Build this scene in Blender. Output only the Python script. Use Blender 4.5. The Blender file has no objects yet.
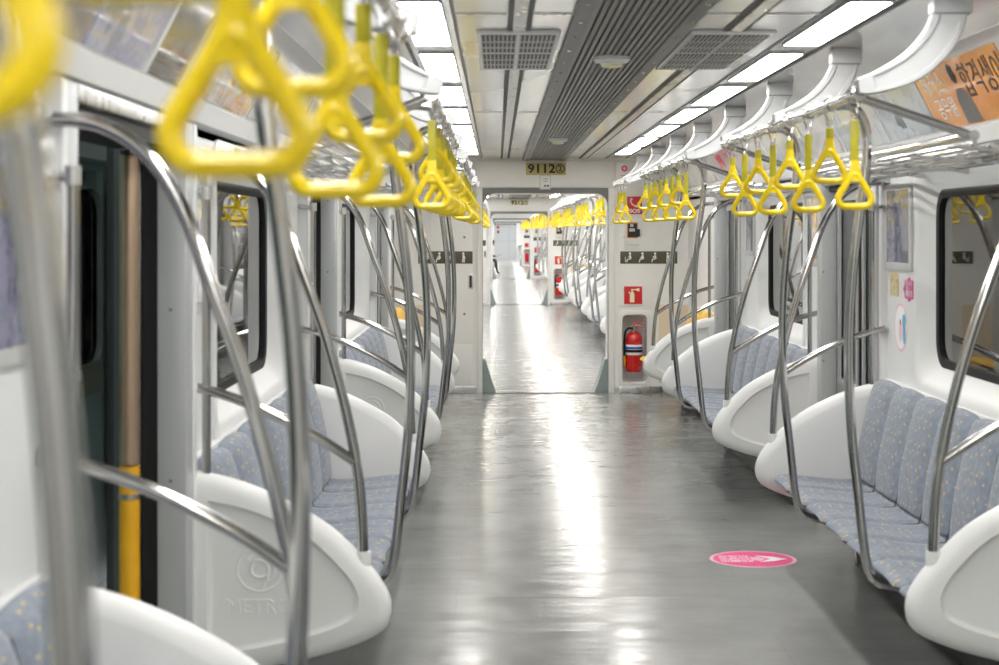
import bpy, bmesh, math, random
from mathutils import Vector, Matrix
random.seed(7)
R = math.radians
scn = bpy.context.scene
COL = scn.collection

# ------------------------------------------------------------------ camera, world, exposure
CX, CZ, FPX = -0.457, 1.58, 1718.0
cam_d = bpy.data.cameras.new('camera'); cam = bpy.data.objects.new('camera', cam_d); COL.objects.link(cam)
cam.location = (CX, 0, CZ); cam.rotation_euler = (R(90), 0, 0)
cam_d.sensor_width = 36; cam_d.lens = FPX * 36 / 999
cam_d.shift_x = 2.5 / 999; cam_d.shift_y = -101.5 / 999
cam_d.clip_start = 0.02; cam_d.clip_end = 300
cam_d.dof.use_dof = True; cam_d.dof.focus_distance = 13.0; cam_d.dof.aperture_fstop = 4.6
scn.camera = cam
w = bpy.data.worlds.new('world'); scn.world = w; w.use_nodes = True
w.node_tree.nodes['Background'].inputs[0].default_value = (0.62, 0.68, 0.68, 1)
w.node_tree.nodes['Background'].inputs[1].default_value = 2.1
scn.view_settings.view_transform = 'Standard'; scn.view_settings.look = 'None'
scn.view_settings.gamma = 1; scn.view_settings.use_curve_mapping = False
scn.view_settings.exposure = 0.27
LAMP = 22.0

# ------------------------------------------------------------------ materials
MATS = {}
def mat(name, col, rough=0.5, metal=0.0, emit=None, es=0, spec=0.5, coat=0.0):
    m = bpy.data.materials.new(name); m.use_nodes = True
    b = m.node_tree.nodes['Principled BSDF']
    b.inputs['Base Color'].default_value = (*col, 1); b.inputs['Roughness'].default_value = rough
    b.inputs['Metallic'].default_value = metal; b.inputs['Specular IOR Level'].default_value = spec
    b.inputs['Coat Weight'].default_value = coat
    if emit: b.inputs['Emission Color'].default_value = (*emit, 1); b.inputs['Emission Strength'].default_value = es
    MATS[name] = m; return m
def nd(m, t, **kw):
    n = m.node_tree.nodes.new(t)
    for k, v in kw.items(): setattr(n, k, v)
    return n
def lk(m, a, b): m.node_tree.links.new(a, b)
def bsdf(m): return m.node_tree.nodes['Principled BSDF']
def noise_rough(m, scale, lo, hi, stretch=(1, 1, 1), bump=0.0, bscale=None, colvar=0.0):
    tc = nd(m, 'ShaderNodeTexCoord'); mp = nd(m, 'ShaderNodeMapping'); mp.inputs['Scale'].default_value = stretch
    lk(m, tc.outputs['Object'], mp.inputs[0])
    n = nd(m, 'ShaderNodeTexNoise'); n.inputs['Scale'].default_value = scale; n.inputs['Detail'].default_value = 3
    lk(m, mp.outputs[0], n.inputs['Vector'])
    mr = nd(m, 'ShaderNodeMapRange'); mr.inputs['To Min'].default_value = lo; mr.inputs['To Max'].default_value = hi
    mr.inputs['From Min'].default_value = 0.3; mr.inputs['From Max'].default_value = 0.7
    lk(m, n.outputs[0], mr.inputs[0]); lk(m, mr.outputs[0], bsdf(m).inputs['Roughness'])
    if colvar:
        c = bsdf(m).inputs['Base Color'].default_value[:3]
        cr = nd(m, 'ShaderNodeValToRGB')
        cr.color_ramp.elements[0].color = (*[v * (1 - colvar) for v in c], 1); cr.color_ramp.elements[0].position = 0.3
        cr.color_ramp.elements[1].color = (*[min(1, v * (1 + colvar)) for v in c], 1); cr.color_ramp.elements[1].position = 0.7
        lk(m, n.outputs[0], cr.inputs[0]); lk(m, cr.outputs[0], bsdf(m).inputs['Base Color'])
    if bump:
        bn = nd(m, 'ShaderNodeBump'); bn.inputs['Strength'].default_value = bump; bn.inputs['Distance'].default_value = 0.02
        n2 = nd(m, 'ShaderNodeTexNoise'); n2.inputs['Scale'].default_value = bscale or scale; n2.inputs['Detail'].default_value = 2
        lk(m, mp.outputs[0], n2.inputs['Vector']); lk(m, n2.outputs[0], bn.inputs['Height']); lk(m, bn.outputs[0], bsdf(m).inputs['Normal'])

mat('white_plastic', (0.76, 0.76, 0.745), 0.36); noise_rough(MATS['white_plastic'], 3, 0.30, 0.42, colvar=0.02)
mat('wall_white', (0.74, 0.745, 0.74), 0.4); noise_rough(MATS['wall_white'], 2, 0.34, 0.46, colvar=0.02)
mat('end_white', (0.82, 0.82, 0.805), 0.42); noise_rough(MATS['end_white'], 2, 0.36, 0.48, colvar=0.02)
mat('cream', (0.78, 0.66, 0.50), 0.45); noise_rough(MATS['cream'], 3, 0.4, 0.5, colvar=0.02)
mat('seam', (0.22, 0.22, 0.22), 0.6)
mat('light_seam', (0.23, 0.23, 0.22), 0.2)
mat('door_seam', (0.40, 0.42, 0.44), 0.4)
mat('steel', (0.50, 0.49, 0.475), 0.12, 1.0); noise_rough(MATS['steel'], 9, 0.07, 0.15)
mat('bracket_grey', (0.44, 0.445, 0.445), 0.38); noise_rough(MATS['bracket_grey'], 4, 0.32, 0.42, colvar=0.02)
mat('piping', (0.07, 0.08, 0.10), 0.7)
mat('brushed', (0.58, 0.575, 0.56), 0.3, 1.0); noise_rough(MATS['brushed'], 30, 0.24, 0.38, (1, 1, 0.05))
mat('pillar_grey', (0.48, 0.49, 0.49), 0.38, 0.3); noise_rough(MATS['pillar_grey'], 6, 0.32, 0.42)
mat('ceiling_sheet', (0.80, 0.80, 0.79), 0.22, 0.45); noise_rough(MATS['ceiling_sheet'], 1.2, 0.13, 0.22, (1.5, .4, 1), bump=0.06, bscale=0.7)
mat('ceiling_side', (0.68, 0.68, 0.67), 0.2, 0.7); noise_rough(MATS['ceiling_side'], 1.2, 0.12, 0.22, (1.5, .5, 1), bump=0.06, bscale=0.8)
mat('ceiling_white', (0.76, 0.76, 0.75), 0.35)
mat('slat_grey', (0.23, 0.222, 0.205), 0.45, 0.3)
mat('frame_dark', (0.17, 0.17, 0.165), 0.45, 0.3)
mat('black', (0.012, 0.012, 0.013), 0.5)
mat('rubber', (0.012, 0.012, 0.013), 0.55, spec=0.25)
mat('yellow', (0.86, 0.63, 0.002), 0.30, coat=0.3); noise_rough(MATS['yellow'], 20, 0.24, 0.34)
mat('strap_yellow', (0.47, 0.41, 0.004), 0.45); noise_rough(MATS['strap_yellow'], 30, 0.4, 0.5, colvar=0.06)
mat('yellow_pad', (0.85, 0.55, 0.04), 0.5); noise_rough(MATS['yellow_pad'], 30, 0.45, 0.55, colvar=0.05)
mat('caution_yellow', (0.80, 0.40, 0.01), 0.45); noise_rough(MATS['caution_yellow'], 10, 0.4, 0.5, colvar=0.08)
mat('warm_steel', (0.50, 0.36, 0.25), 0.35, 0.7); noise_rough(MATS['warm_steel'], 30, 0.28, 0.42, (1, 1, 0.05))
mat('red', (0.62, 0.012, 0.012), 0.25, coat=0.4); noise_rough(MATS['red'], 12, 0.2, 0.3)
mat('sign_red', (0.60, 0.01, 0.02), 0.4)
mat('sign_cream', (0.85, 0.82, 0.55), 0.5)
mat('sign_olive', (0.075, 0.075, 0.045), 0.4)
mat('plate_gold', (0.50, 0.44, 0.16), 0.4)
mat('ink', (0.02, 0.02, 0.02), 0.5)
mat('paper', (0.86, 0.86, 0.85), 0.5)
mat('blue_ink', (0.03, 0.12, 0.45), 0.4)
mat('pink', (0.80, 0.03, 0.22), 0.4)
mat('magenta', (0.62, 0.02, 0.25), 0.4)
mat('pale_pink', (0.85, 0.50, 0.58), 0.4)
mat('sky_blue', (0.12, 0.50, 0.75), 0.4)
mat('orange', (0.85, 0.30, 0.04), 0.3)
mat('teal_guard', (0.30, 0.37, 0.355), 0.45)
mat('gangway_white', (0.74, 0.73, 0.71), 0.45)
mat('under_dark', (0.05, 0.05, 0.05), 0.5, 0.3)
mat('device_grey', (0.55, 0.55, 0.53), 0.4)
mat('diffuser', (0.9, 0.9, 0.9), 0.4, emit=(1.0, 0.985, 0.96), es=LAMP)
mat('diffuser_next', (0.9, 0.9, 0.9), 0.4, emit=(1.0, 0.97, 0.945), es=LAMP * 1.6)
mat('platform_grey', (0.24, 0.30, 0.29), 0.5); noise_rough(MATS['platform_grey'], 1.5, 0.4, 0.6, colvar=0.25)
mat('platform_pale', (0.46, 0.53, 0.51), 0.4); noise_rough(MATS['platform_pale'], 1.5, 0.3, 0.5, colvar=0.15)
mat('skin', (0.55, 0.34, 0.24), 0.5); mat('dark_cloth', (0.02, 0.02, 0.025), 0.8)
mat('grey_door', (0.50, 0.53, 0.55), 0.45)

# floor: grey vinyl, polished
m = mat('floor_vinyl', (0.25, 0.255, 0.245), 0.2, spec=0.6)
tc = nd(m, 'ShaderNodeTexCoord')
n1 = nd(m, 'ShaderNodeTexNoise'); n1.inputs['Scale'].default_value = 1.3; n1.inputs['Detail'].default_value = 6; n1.inputs['Roughness'].default_value = 0.65
lk(m, tc.outputs['Object'], n1.inputs['Vector'])
cr = nd(m, 'ShaderNodeValToRGB'); cr.color_ramp.elements[0].position = 0.3; cr.color_ramp.elements[1].position = 0.72
cr.color_ramp.elements[0].color = (0.21, 0.215, 0.205, 1); cr.color_ramp.elements[1].color = (0.30, 0.305, 0.29, 1)
lk(m, n1.outputs[0], cr.inputs[0]); lk(m, cr.outputs[0], bsdf(m).inputs['Base Color'])
mr = nd(m, 'ShaderNodeMapRange'); mr.inputs['From Min'].default_value = 0.3; mr.inputs['From Max'].default_value = 0.7
mr.inputs['To Min'].default_value = 0.15; mr.inputs['To Max'].default_value = 0.26
n2 = nd(m, 'ShaderNodeTexNoise'); n2.inputs['Scale'].default_value = 4; n2.inputs['Detail'].default_value = 4
lk(m, tc.outputs['Object'], n2.inputs['Vector']); lk(m, n2.outputs[0], mr.inputs[0]); lk(m, mr.outputs[0], bsdf(m).inputs['Roughness'])
mp = nd(m, 'ShaderNodeMapping'); mp.inputs['Scale'].default_value = (0.6, 2.6, 1); lk(m, tc.outputs['Object'], mp.inputs[0])
n3 = nd(m, 'ShaderNodeTexNoise'); n3.inputs['Scale'].default_value = 2.4; n3.inputs['Detail'].default_value = 3
lk(m, mp.outputs[0], n3.inputs['Vector'])
bn = nd(m, 'ShaderNodeBump'); bn.inputs['Strength'].default_value = 0.22; bn.inputs['Distance'].default_value = 0.02
lk(m, n3.outputs[0], bn.inputs['Height']); lk(m, bn.outputs[0], bsdf(m).inputs['Normal'])

# seat fabric: grey-blue weave with small yellow dots
def fabric(name, base, dot):
    m = mat(name, base, 0.85)
    tc = nd(m, 'ShaderNodeTexCoord'); sp = nd(m, 'ShaderNodeSeparateXYZ'); lk(m, tc.outputs['Object'], sp.inputs[0])
    ab = nd(m, 'ShaderNodeMath', operation='ABSOLUTE'); lk(m, sp.outputs[0], ab.inputs[0])
    ad = nd(m, 'ShaderNodeMath', operation='ADD'); lk(m, ab.outputs[0], ad.inputs[0]); lk(m, sp.outputs[2], ad.inputs[1])
    cb = nd(m, 'ShaderNodeCombineXYZ'); lk(m, sp.outputs[1], cb.inputs[0]); lk(m, ad.outputs[0], cb.inputs[1])
    v = nd(m, 'ShaderNodeTexVoronoi', voronoi_dimensions='2D'); v.inputs['Scale'].default_value = 17; v.inputs['Randomness'].default_value = 0.75
    lk(m, cb.outputs[0], v.inputs['Vector'])
    ls = nd(m, 'ShaderNodeMath', operation='LESS_THAN'); ls.inputs[1].default_value = 0.095; lk(m, v.outputs['Distance'], ls.inputs[0])
    n = nd(m, 'ShaderNodeTexNoise'); n.inputs['Scale'].default_value = 40; n.inputs['Detail'].default_value = 4; lk(m, tc.outputs['Object'], n.inputs['Vector'])
    cr = nd(m, 'ShaderNodeValToRGB'); cr.color_ramp.elements[0].position = 0.35; cr.color_ramp.elements[1].position = 0.68
    cr.color_ramp.elements[0].color = (*[c * 0.85 for c in base], 1); cr.color_ramp.elements[1].color = (*[c * 1.15 for c in base], 1)
    lk(m, n.outputs[0], cr.inputs[0])
    mx = nd(m, 'ShaderNodeMix', data_type='RGBA'); lk(m, ls.outputs[0], mx.inputs[0]); lk(m, cr.outputs[0], mx.inputs[6])
    mx.inputs[7].default_value = (*dot, 1); lk(m, mx.outputs[2], bsdf(m).inputs['Base Color'])
    bsdf(m).inputs['Sheen Weight'].default_value = 0.15
fabric('fabric', (0.225, 0.255, 0.305), (0.75, 0.48, 0.10))
fabric('fabric_yellow', (0.80, 0.50, 0.06), (0.7, 0.3, 0.05))

# glass: thin pane, tinted, reflecting
def glass(name, tint, refl=0.12):
    m = bpy.data.materials.new(name); m.use_nodes = True; MATS[name] = m
    nt = m.node_tree; nt.nodes.remove(nt.nodes['Principled BSDF'])
    t = nd(m, 'ShaderNodeBsdfTransparent'); t.inputs[0].default_value = (*tint, 1)
    g = nd(m, 'ShaderNodeBsdfGlossy'); g.inputs['Roughness'].default_value = 0.02
    f = nd(m, 'ShaderNodeFresnel'); f.inputs[0].default_value = 1.5
    ma = nd(m, 'ShaderNodeMath', operation='ADD'); ma.inputs[1].default_value = refl; lk(m, f.outputs[0], ma.inputs[0])
    x = nd(m, 'ShaderNodeMixShader'); lk(m, ma.outputs[0], x.inputs[0]); lk(m, t.outputs[0], x.inputs[1]); lk(m, g.outputs[0], x.inputs[2])
    lk(m, x.outputs[0], nt.nodes['Material Output'].inputs[0])
glass('glass', (0.72, 0.79, 0.775))
glass('door_glass', (0.68, 0.80, 0.775), 0.08)

# printed posters: blotchy flat print under gloss film
def print_mat(name, cols, scale=5):
    m = mat(name, cols[0], 0.12, coat=0.6)
    tc = nd(m, 'ShaderNodeTexCoord'); n = nd(m, 'ShaderNodeTexVoronoi'); n.inputs['Scale'].default_value = scale
    n.distance = 'CHEBYCHEV'
    nz = nd(m, 'ShaderNodeTexNoise'); nz.inputs['Scale'].default_value = scale * 1.5
    lk(m, tc.outputs['Object'], nz.inputs['Vector'])
    mp = nd(m, 'ShaderNodeMix', data_type='RGBA'); mp.inputs[0].default_value = 0.25
    lk(m, tc.outputs['Object'], mp.inputs[6]); lk(m, nz.outputs['Color'], mp.inputs[7])
    lk(m, mp.outputs[2], n.inputs['Vector'])
    sp = nd(m, 'ShaderNodeSeparateColor'); lk(m, n.outputs['Color'], sp.inputs[0])
    cr = nd(m, 'ShaderNodeValToRGB'); cr.color_ramp.interpolation = 'CONSTANT'
    while len(cr.color_ramp.elements) < len(cols): cr.color_ramp.elements.new(0.5)
    for i, c in enumerate(cols):
        cr.color_ramp.elements[i].position = i / len(cols); cr.color_ramp.elements[i].color = (*c, 1)
    lk(m, sp.outputs[0], cr.inputs[0]); lk(m, cr.outputs[0], bsdf(m).inputs['Base Color'])
print_mat('print_orange', [(0.80, 0.30, 0.05), (0.83, 0.33, 0.06), (0.78, 0.28, 0.045), (0.85, 0.36, 0.08)], 3)
print_mat('print_greyblue', [(0.50, 0.56, 0.60), (0.42, 0.48, 0.55), (0.62, 0.65, 0.66), (0.50, 0.56, 0.60), (0.36, 0.42, 0.47)], 7)
print_mat('print_map', [(0.70, 0.72, 0.72), (0.66, 0.68, 0.70), (0.72, 0.66, 0.25), (0.70, 0.72, 0.72), (0.55, 0.60, 0.65)], 9)
print_mat('print_pale', [(0.75, 0.72, 0.70), (0.70, 0.68, 0.66), (0.78, 0.74, 0.70), (0.62, 0.55, 0.50)], 6)
print_mat('print_lavender', [(0.48, 0.48, 0.60), (0.40, 0.40, 0.56), (0.55, 0.55, 0.65), (0.30, 0.32, 0.40), (0.60, 0.45, 0.20)], 8)
print_mat('print_brown', [(0.36, 0.29, 0.25), (0.30, 0.25, 0.22), (0.45, 0.36, 0.30), (0.38, 0.28, 0.18)], 6)
print_mat('print_warm', [(0.75, 0.70, 0.64), (0.70, 0.36, 0.14), (0.78, 0.74, 0.70), (0.62, 0.55, 0.50), (0.80, 0.48, 0.22)], 9)
print_mat('print_night', [(0.10, 0.11, 0.20), (0.16, 0.17, 0.27), (0.22, 0.22, 0.32), (0.10, 0.10, 0.17), (0.13, 0.14, 0.22), (0.30, 0.31, 0.40), (0.20, 0.19, 0.30)], 11)
print_mat('print_bluered', [(0.70, 0.74, 0.80), (0.20, 0.40, 0.70), (0.75, 0.78, 0.82), (0.65, 0.12, 0.12), (0.70, 0.74, 0.80)], 10)
print_mat('print_flag', [(0.75, 0.73, 0.72), (0.70, 0.68, 0.67), (0.70, 0.10, 0.18), (0.75, 0.73, 0.72)], 5)
print_mat('print_yellow', [(0.75, 0.62, 0.15), (0.70, 0.55, 0.12), (0.60, 0.15, 0.10), (0.80, 0.74, 0.5)], 25)

# ------------------------------------------------------------------ geometry collector
class G:
    def __init__(s): s.v = []; s.f = []
    def add(s, v, f):
        o = len(s.v); s.v += [tuple(p) for p in v]; s.f += [tuple(i + o for i in q) for q in f]; return s
    def box(s, x0, x1, y0, y1, z0, z1, bev=0):
        x0, x1 = sorted((x0, x1)); y0, y1 = sorted((y0, y1)); z0, z1 = sorted((z0, z1))
        if bev:
            bm = bmesh.new(); bmesh.ops.create_cube(bm, size=1)
            for q in bm.verts: q.co = Vector(((x0 + x1) / 2 + q.co.x * (x1 - x0), (y0 + y1) / 2 + q.co.y * (y1 - y0), (z0 + z1) / 2 + q.co.z * (z1 - z0)))
            bmesh.ops.bevel(bm, geom=bm.edges[:], offset=bev, segments=2, affect='EDGES', profile=0.6)
            bm.verts.index_update(); s.add([q.co[:] for q in bm.verts], [[q.index for q in f.verts] for f in bm.faces]); bm.free(); return s
        v = [(x, y, z) for x in (x0, x1) for y in (y0, y1) for z in (z0, z1)]
        return s.add(v, [(0, 1, 3, 2), (4, 6, 7, 5), (0, 4, 5, 1), (2, 3, 7, 6), (0, 2, 6, 4), (1, 5, 7, 3)])
    def tube(s, pts, r, n=10, closed=False, caps=True):
        P = [Vector(p) for p in pts]; N = len(P)
        rr = r if isinstance(r, (list, tuple)) else [r] * N
        T = []
        for i in range(N):
            a = P[(i - 1) % N] if (closed or i > 0) else P[i]; b = P[(i + 1) % N] if (closed or i < N - 1) else P[i]
            T.append((b - a).normalized())
        u = T[0].orthogonal().normalized(); fr = []
        for i in range(N):
            if i: u = (T[i - 1].rotation_difference(T[i]) @ u); u = (u - T[i] * u.dot(T[i])).normalized()
            fr.append((u.copy(), T[i].cross(u)))
        v = []; f = []
        for i in range(N):
            for k in range(n):
                a = 2 * math.pi * k / n; v.append(P[i] + (fr[i][0] * math.cos(a) + fr[i][1] * math.sin(a)) * rr[i])
        M_ = N if closed else N - 1
        for i in range(M_):
            j = (i + 1) % N
            sh = 0
            if closed and j == 0:
                best = min(range(n), key=lambda q: (v[i * n] - v[q]).length); sh = best
            for k in range(n):
                f.append((i * n + k, i * n + (k + 1) % n, j * n + (k + 1 + sh) % n, j * n + (k + sh) % n))
        if caps and not closed: f.append(tuple(range(n))[::-1]); f.append(tuple((N - 1) * n + k for k in range(n)))
        return s.add(v, f)
    def rings(s, rs, cap0=False, cap1=False):
        n = len(rs[0]); v = [p for r in rs for p in r]; f = []
        for i in range(len(rs) - 1):
            for k in range(n): f.append((i * n + k, i * n + (k + 1) % n, (i + 1) * n + (k + 1) % n, (i + 1) * n + k))
        if cap0: f.append(tuple(range(n))[::-1])
        if cap1: f.append(tuple((len(rs) - 1) * n + k for k in range(n)))
        return s.add(v, f)
    def grid(s, rows):
        n = len(rows[0]); v = [p for r in rows for p in r]
        return s.add(v, [(i * n + k, i * n + k + 1, (i + 1) * n + k + 1, (i + 1) * n + k) for i in range(len(rows) - 1) for k in range(n - 1)])
    def lathe(s, prof, c=(0, 0, 0), n=20):
        rs = [[(c[0] + r * math.cos(2 * math.pi * k / n), c[1] + r * math.sin(2 * math.pi * k / n), c[2] + z) for k in range(n)] for r, z in prof]
        return s.rings(rs, True, True)
    def prism(s, pts, fn, d0, d1):                 # 2-D outline; fn(a, b, depth) -> 3-D
        return s.rings([[fn(a, b, d0) for a, b in pts], [fn(a, b, d1) for a, b in pts]], True, True)

MESH = {}
def mesh(key, material, fn, off=(0, 0, 0), smooth=True):
    if key in MESH: return MESH[key]
    g = fn(); me = bpy.data.meshes.new(key if isinstance(key, str) else '_'.join(str(k) for k in key))
    me.from_pydata([(a - off[0], b - off[1], c - off[2]) for a, b, c in g.v], [], g.f)
    bm = bmesh.new(); bm.from_mesh(me); bmesh.ops.recalc_face_normals(bm, faces=bm.faces); bm.to_mesh(me); bm.free()
    if smooth:
        me.polygons.foreach_set('use_smooth', [True] * len(me.polygons)); me.set_sharp_from_angle(angle=R(38))
    me.materials.append(MATS[material]); me.update(); MESH[key] = me; return me
def obj(name, me, parent=None, loc=(0, 0, 0)):
    o = bpy.data.objects.new(name, me); COL.objects.link(o); o.location = loc; o.parent = parent; return o
def tag(o, label=None, cat=None, group=None, kind=None):
    if label: o['label'] = label
    if cat: o['category'] = cat
    if group: o['group'] = group
    if kind: o['kind'] = kind
    return o
def thing(name, label, cat, loc=(0, 0, 0), group=None):
    return tag(obj(name, None, None, loc), label, cat, group)
CNT = [0]
def solo(name, material, fn, parent=None, off=(0, 0, 0), loc=None, smooth=True):   # one-off mesh, origin at off
    CNT[0] += 1
    return obj(name, mesh('%s_%d' % (name, CNT[0]), material, fn, off, smooth), parent, off if loc is None else loc)
def struct(name, material, fn, off=(0, 0, 0), parent=None):
    o = solo(name, material, fn, parent, off)
    if not parent: o['kind'] = 'structure'
    return o
_TX = {}
def text_geo(body, size, depth=0.002, bold=0):
    """flat lettering as geometry in the x-z plane facing -y, centred on 0,0"""
    k = (body, size, depth, bold)
    if k in _TX: return _TX[k]
    cu = bpy.data.curves.new('lettering', 'FONT'); cu.body = body; cu.size = size; cu.extrude = depth / 2
    cu.align_x = 'CENTER'; cu.align_y = 'CENTER'; cu.resolution_u = 3; cu.offset = bold
    o = bpy.data.objects.new('lettering', cu); COL.objects.link(o); bpy.context.view_layer.update()
    me = bpy.data.meshes.new_from_object(o.evaluated_get(bpy.context.evaluated_depsgraph_get()))
    v = [(p.co.x, p.co.z, p.co.y) for p in me.vertices]; f = [tuple(q.vertices) for q in me.polygons]
    bpy.data.objects.remove(o); bpy.data.curves.remove(cu); bpy.data.meshes.remove(me)
    _TX[k] = (v, f); return v, f
def put_text(g, body, size, fn, depth=0.002, bold=0):
    v, f = text_geo(body, size, depth, bold); g.add([fn(*p) for p in v], f); return g

def cr_spline(pts, sub=4, closed=False):
    P = [Vector(p) for p in pts]; N = len(P); out = []
    for i in range(N if closed else N - 1):
        g = lambda j: P[j % N] if closed else P[max(0, min(N - 1, j))]
        a, b, c, d = g(i - 1), g(i), g(i + 1), g(i + 2)
        for k in range(sub):
            t = k / sub
            out.append(0.5 * ((2 * b) + (c - a) * t + (2 * a - 5 * b + 4 * c - d) * t * t + (3 * b - a - 3 * c + d) * t ** 3))
    if not closed: out.append(P[-1].copy())
    return out
def rrect(cx, cy, w_, h_, r, n=5):
    pts = []
    for (sx, sy, a0) in ((1, 1, 0), (-1, 1, 90), (-1, -1, 180), (1, -1, 270)):
        for k in range(n + 1):
            a = R(a0 + 90 * k / n); pts.append((cx + sx * (w_ / 2 - r) + r * math.cos(a), cy + sy * (h_ / 2 - r) + r * math.sin(a)))
    return pts

# ------------------------------------------------------------------ dimensions of a carriage
XW = 1.41            # inner wall
ZC = 2.29            # ceiling
PITCH, BENCH, DOORW = 4.65, 3.10, 1.55
BAY0 = 0.5
YE = 16.76           # end wall of the first carriage
CAR = 20.0
GX0, GX1 = -0.595, 0.625   # gangway opening
GZ = 1.95
def bay(k): return (BAY0 + PITCH * k, BAY0 + PITCH * k + BENCH)
SIDES = (('left', -1), ('right', 1))

# ------------------------------------------------------------------ structure
def car_range(c):
    y1 = YE + CAR * c
    y0 = -2.75 if c == 0 else YE + CAR * (c - 1) + 0.62
    return y0, y1

def floor_of(c):
    y0, y1 = car_range(c)
    b = struct('floor', 'floor_vinyl', lambda: G().box(-XW - .05, XW + .05, y0, y1, -0.06, -0.004), (0, (y0 + y1) / 2, -.03))
    for (a, d) in ((-XW, -1.0), (-0.998, -0.631), (-0.629, 0.629), (0.631, 0.998), (1.0, XW)):
        cuts = [y0] + [y for y in [BAY0 + CAR * c + 2.3 * q + (0.9 if abs(a) > .8 or a > 0.1 else 0) for q in range(-1, 9)] if y0 + .5 < y < y1 - .5] + [y1]
        if c > 1: cuts = [y0, y1]
        for i in range(len(cuts) - 1):
            p = solo('floor_sheet', 'floor_vinyl', lambda: G().box(a, d, cuts[i] + .001, cuts[i + 1] - .001, -0.004, 0.0), b, (0, 0, 0), loc=(0, -(y0 + y1) / 2, .03))
    struct('trim_%d' % (c + 1), 'light_seam', lambda: [g.box(x - .0022, x + .0022, y0, y1, -.0035, .0004) for g in [G()] for x in (-1.0, -.63, .63, 1.0)] and g if False else seam_geo(y0, y1), (0, (y0 + y1) / 2, 0))
def seam_geo(y0, y1):
    g = G()
    for x in (-0.999, -.63, .63, 0.999): g.box(x - .0016, x + .0016, y0, y1, -.0035, .0001)
    return g

def ceiling_of(c):
    y0, y1 = car_range(c); ym = (y0 + y1) / 2
    ce = struct('ceiling', 'ceiling_sheet', lambda: G().box(-.60, -.205, y0, y1, ZC, ZC + .02).box(.205, .60, y0, y1, ZC, ZC + .02), (0, ym, ZC))
    sub = lambda name, m_, fn: solo(name, m_, fn, ce, (0, 0, 0), loc=(0, -ym, -ZC))
    for s in (-1, 1):
        # lamp band and curved side sheet
        sub('lamp_band', 'ceiling_side', lambda: G().box(s * .603, s * .80, y0, y1, ZC + .004, ZC + .02))
        def side():
            pr = cr_spline([(.803, ZC, 0), (.95, ZC - .002, 0), (1.07, ZC - .015, 0), (1.17, ZC - .04, 0)], 4)
            return G().rings([[(s * p.x, y, p.y) for p in pr] + [(s * p.x, y, p.y + .02) for p in reversed(pr)] for y in (y0, y1)], True, True)
        sub('side_sheet', 'ceiling_side', side)
        # seams of the lamp band
        sub('seam_strip', 'seam', lambda: G().box(s * .594, s * .606, y0, y1, ZC - .003, ZC + .001).box(s * .797, s * .807, y0, y1, ZC - .003, ZC + .003))
        # guide channel: pale strip between two dark grooves
        sub('groove', 'black', lambda: G().box(s * .338, s * .358, y0, y1, ZC - .004, ZC + .001).box(s * .402, s * .422, y0, y1, ZC - .004, ZC + .001))
        sub('channel_strip', 'brushed', lambda: G().box(s * .358, s * .402, y0, y1, ZC - .010, ZC + .001))
        if c < 2:
            for q in range(-2, 5):
                yy = 0.95 + 4.65 * q + CAR * c
                if y0 + .3 < yy < y1 - .3:
                    sub('joint_strip', 'brushed', lambda: G().box(s * .426, s * .594, yy - .012, yy + .012, ZC - .004, ZC + .001).box(s * .208, s * .334, yy - .012, yy + .012, ZC - .004, ZC + .001))
    # cove, poster ledge and header, along the whole side
    for nm, s in SIDES:
        pr = [(1.165, ZC - .042), (1.225, 2.245), (1.245, 2.235), (1.375, 1.985), (1.355, 1.975), (1.375, 1.915), (XW, 1.905), (XW, 1.88), (1.56, 1.88), (1.56, 2.33), (1.165, 2.33)]
        o = struct('trim_%s_cove' % nm if False else 'trim_%d' % (100 + c * 2 + (s > 0)), 'ceiling_white', lambda: G().rings([[(s * a, y, b) for a, b in pr] for y in (y0, y1)], True, True), (s * 1.37, ym, 1.9))
    # line-flow air diffuser: dark trough, edge frames, long slats
    t = struct('trim_%d' % (200 + c), 'black', lambda: G().box(-.205, .205, y0, y1, ZC + .03, ZC + .05), (0, ym, ZC))
    up = lambda name, m_, fn: solo(name, m_, fn, t, (0, 0, 0), loc=(0, -ym, -ZC))
    for s in (-1, 1):
        up('edge_frame', 'frame_dark', lambda: G().box(s * .155, s * .208, y0, y1, ZC - .022, ZC + .04))
    for i in range(13):
        x = -.144 + .024 * i
        up('slat', 'slat_grey', lambda: G().box(x - .0078, x + .0078, y0, y1, ZC - .016, ZC + .004))
    if c < 2:
        # blanking plates between the fan mouths
        for q in range(-2, 12):
            ya = 0.2 + 1.55 * q + CAR * c
            if ya > y0 and ya + .8 < y1:
                up('blanking_plate', 'device_grey', lambda: G().box(-.155, .155, ya, ya + .72, ZC + .001, ZC + .012))
        for q in range(0, 44):
            yb = y0 + .3 + .45 * q
            if yb > y1 - .2 or c > 0: break
            for s in (-1, 1): obj('bolt', mesh('bolt', 'steel', lambda: G().lathe([(.007, -.004), (.009, 0), (.009, .002)], n=8)), t, (s * .182, yb - ym, -.023))

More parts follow.
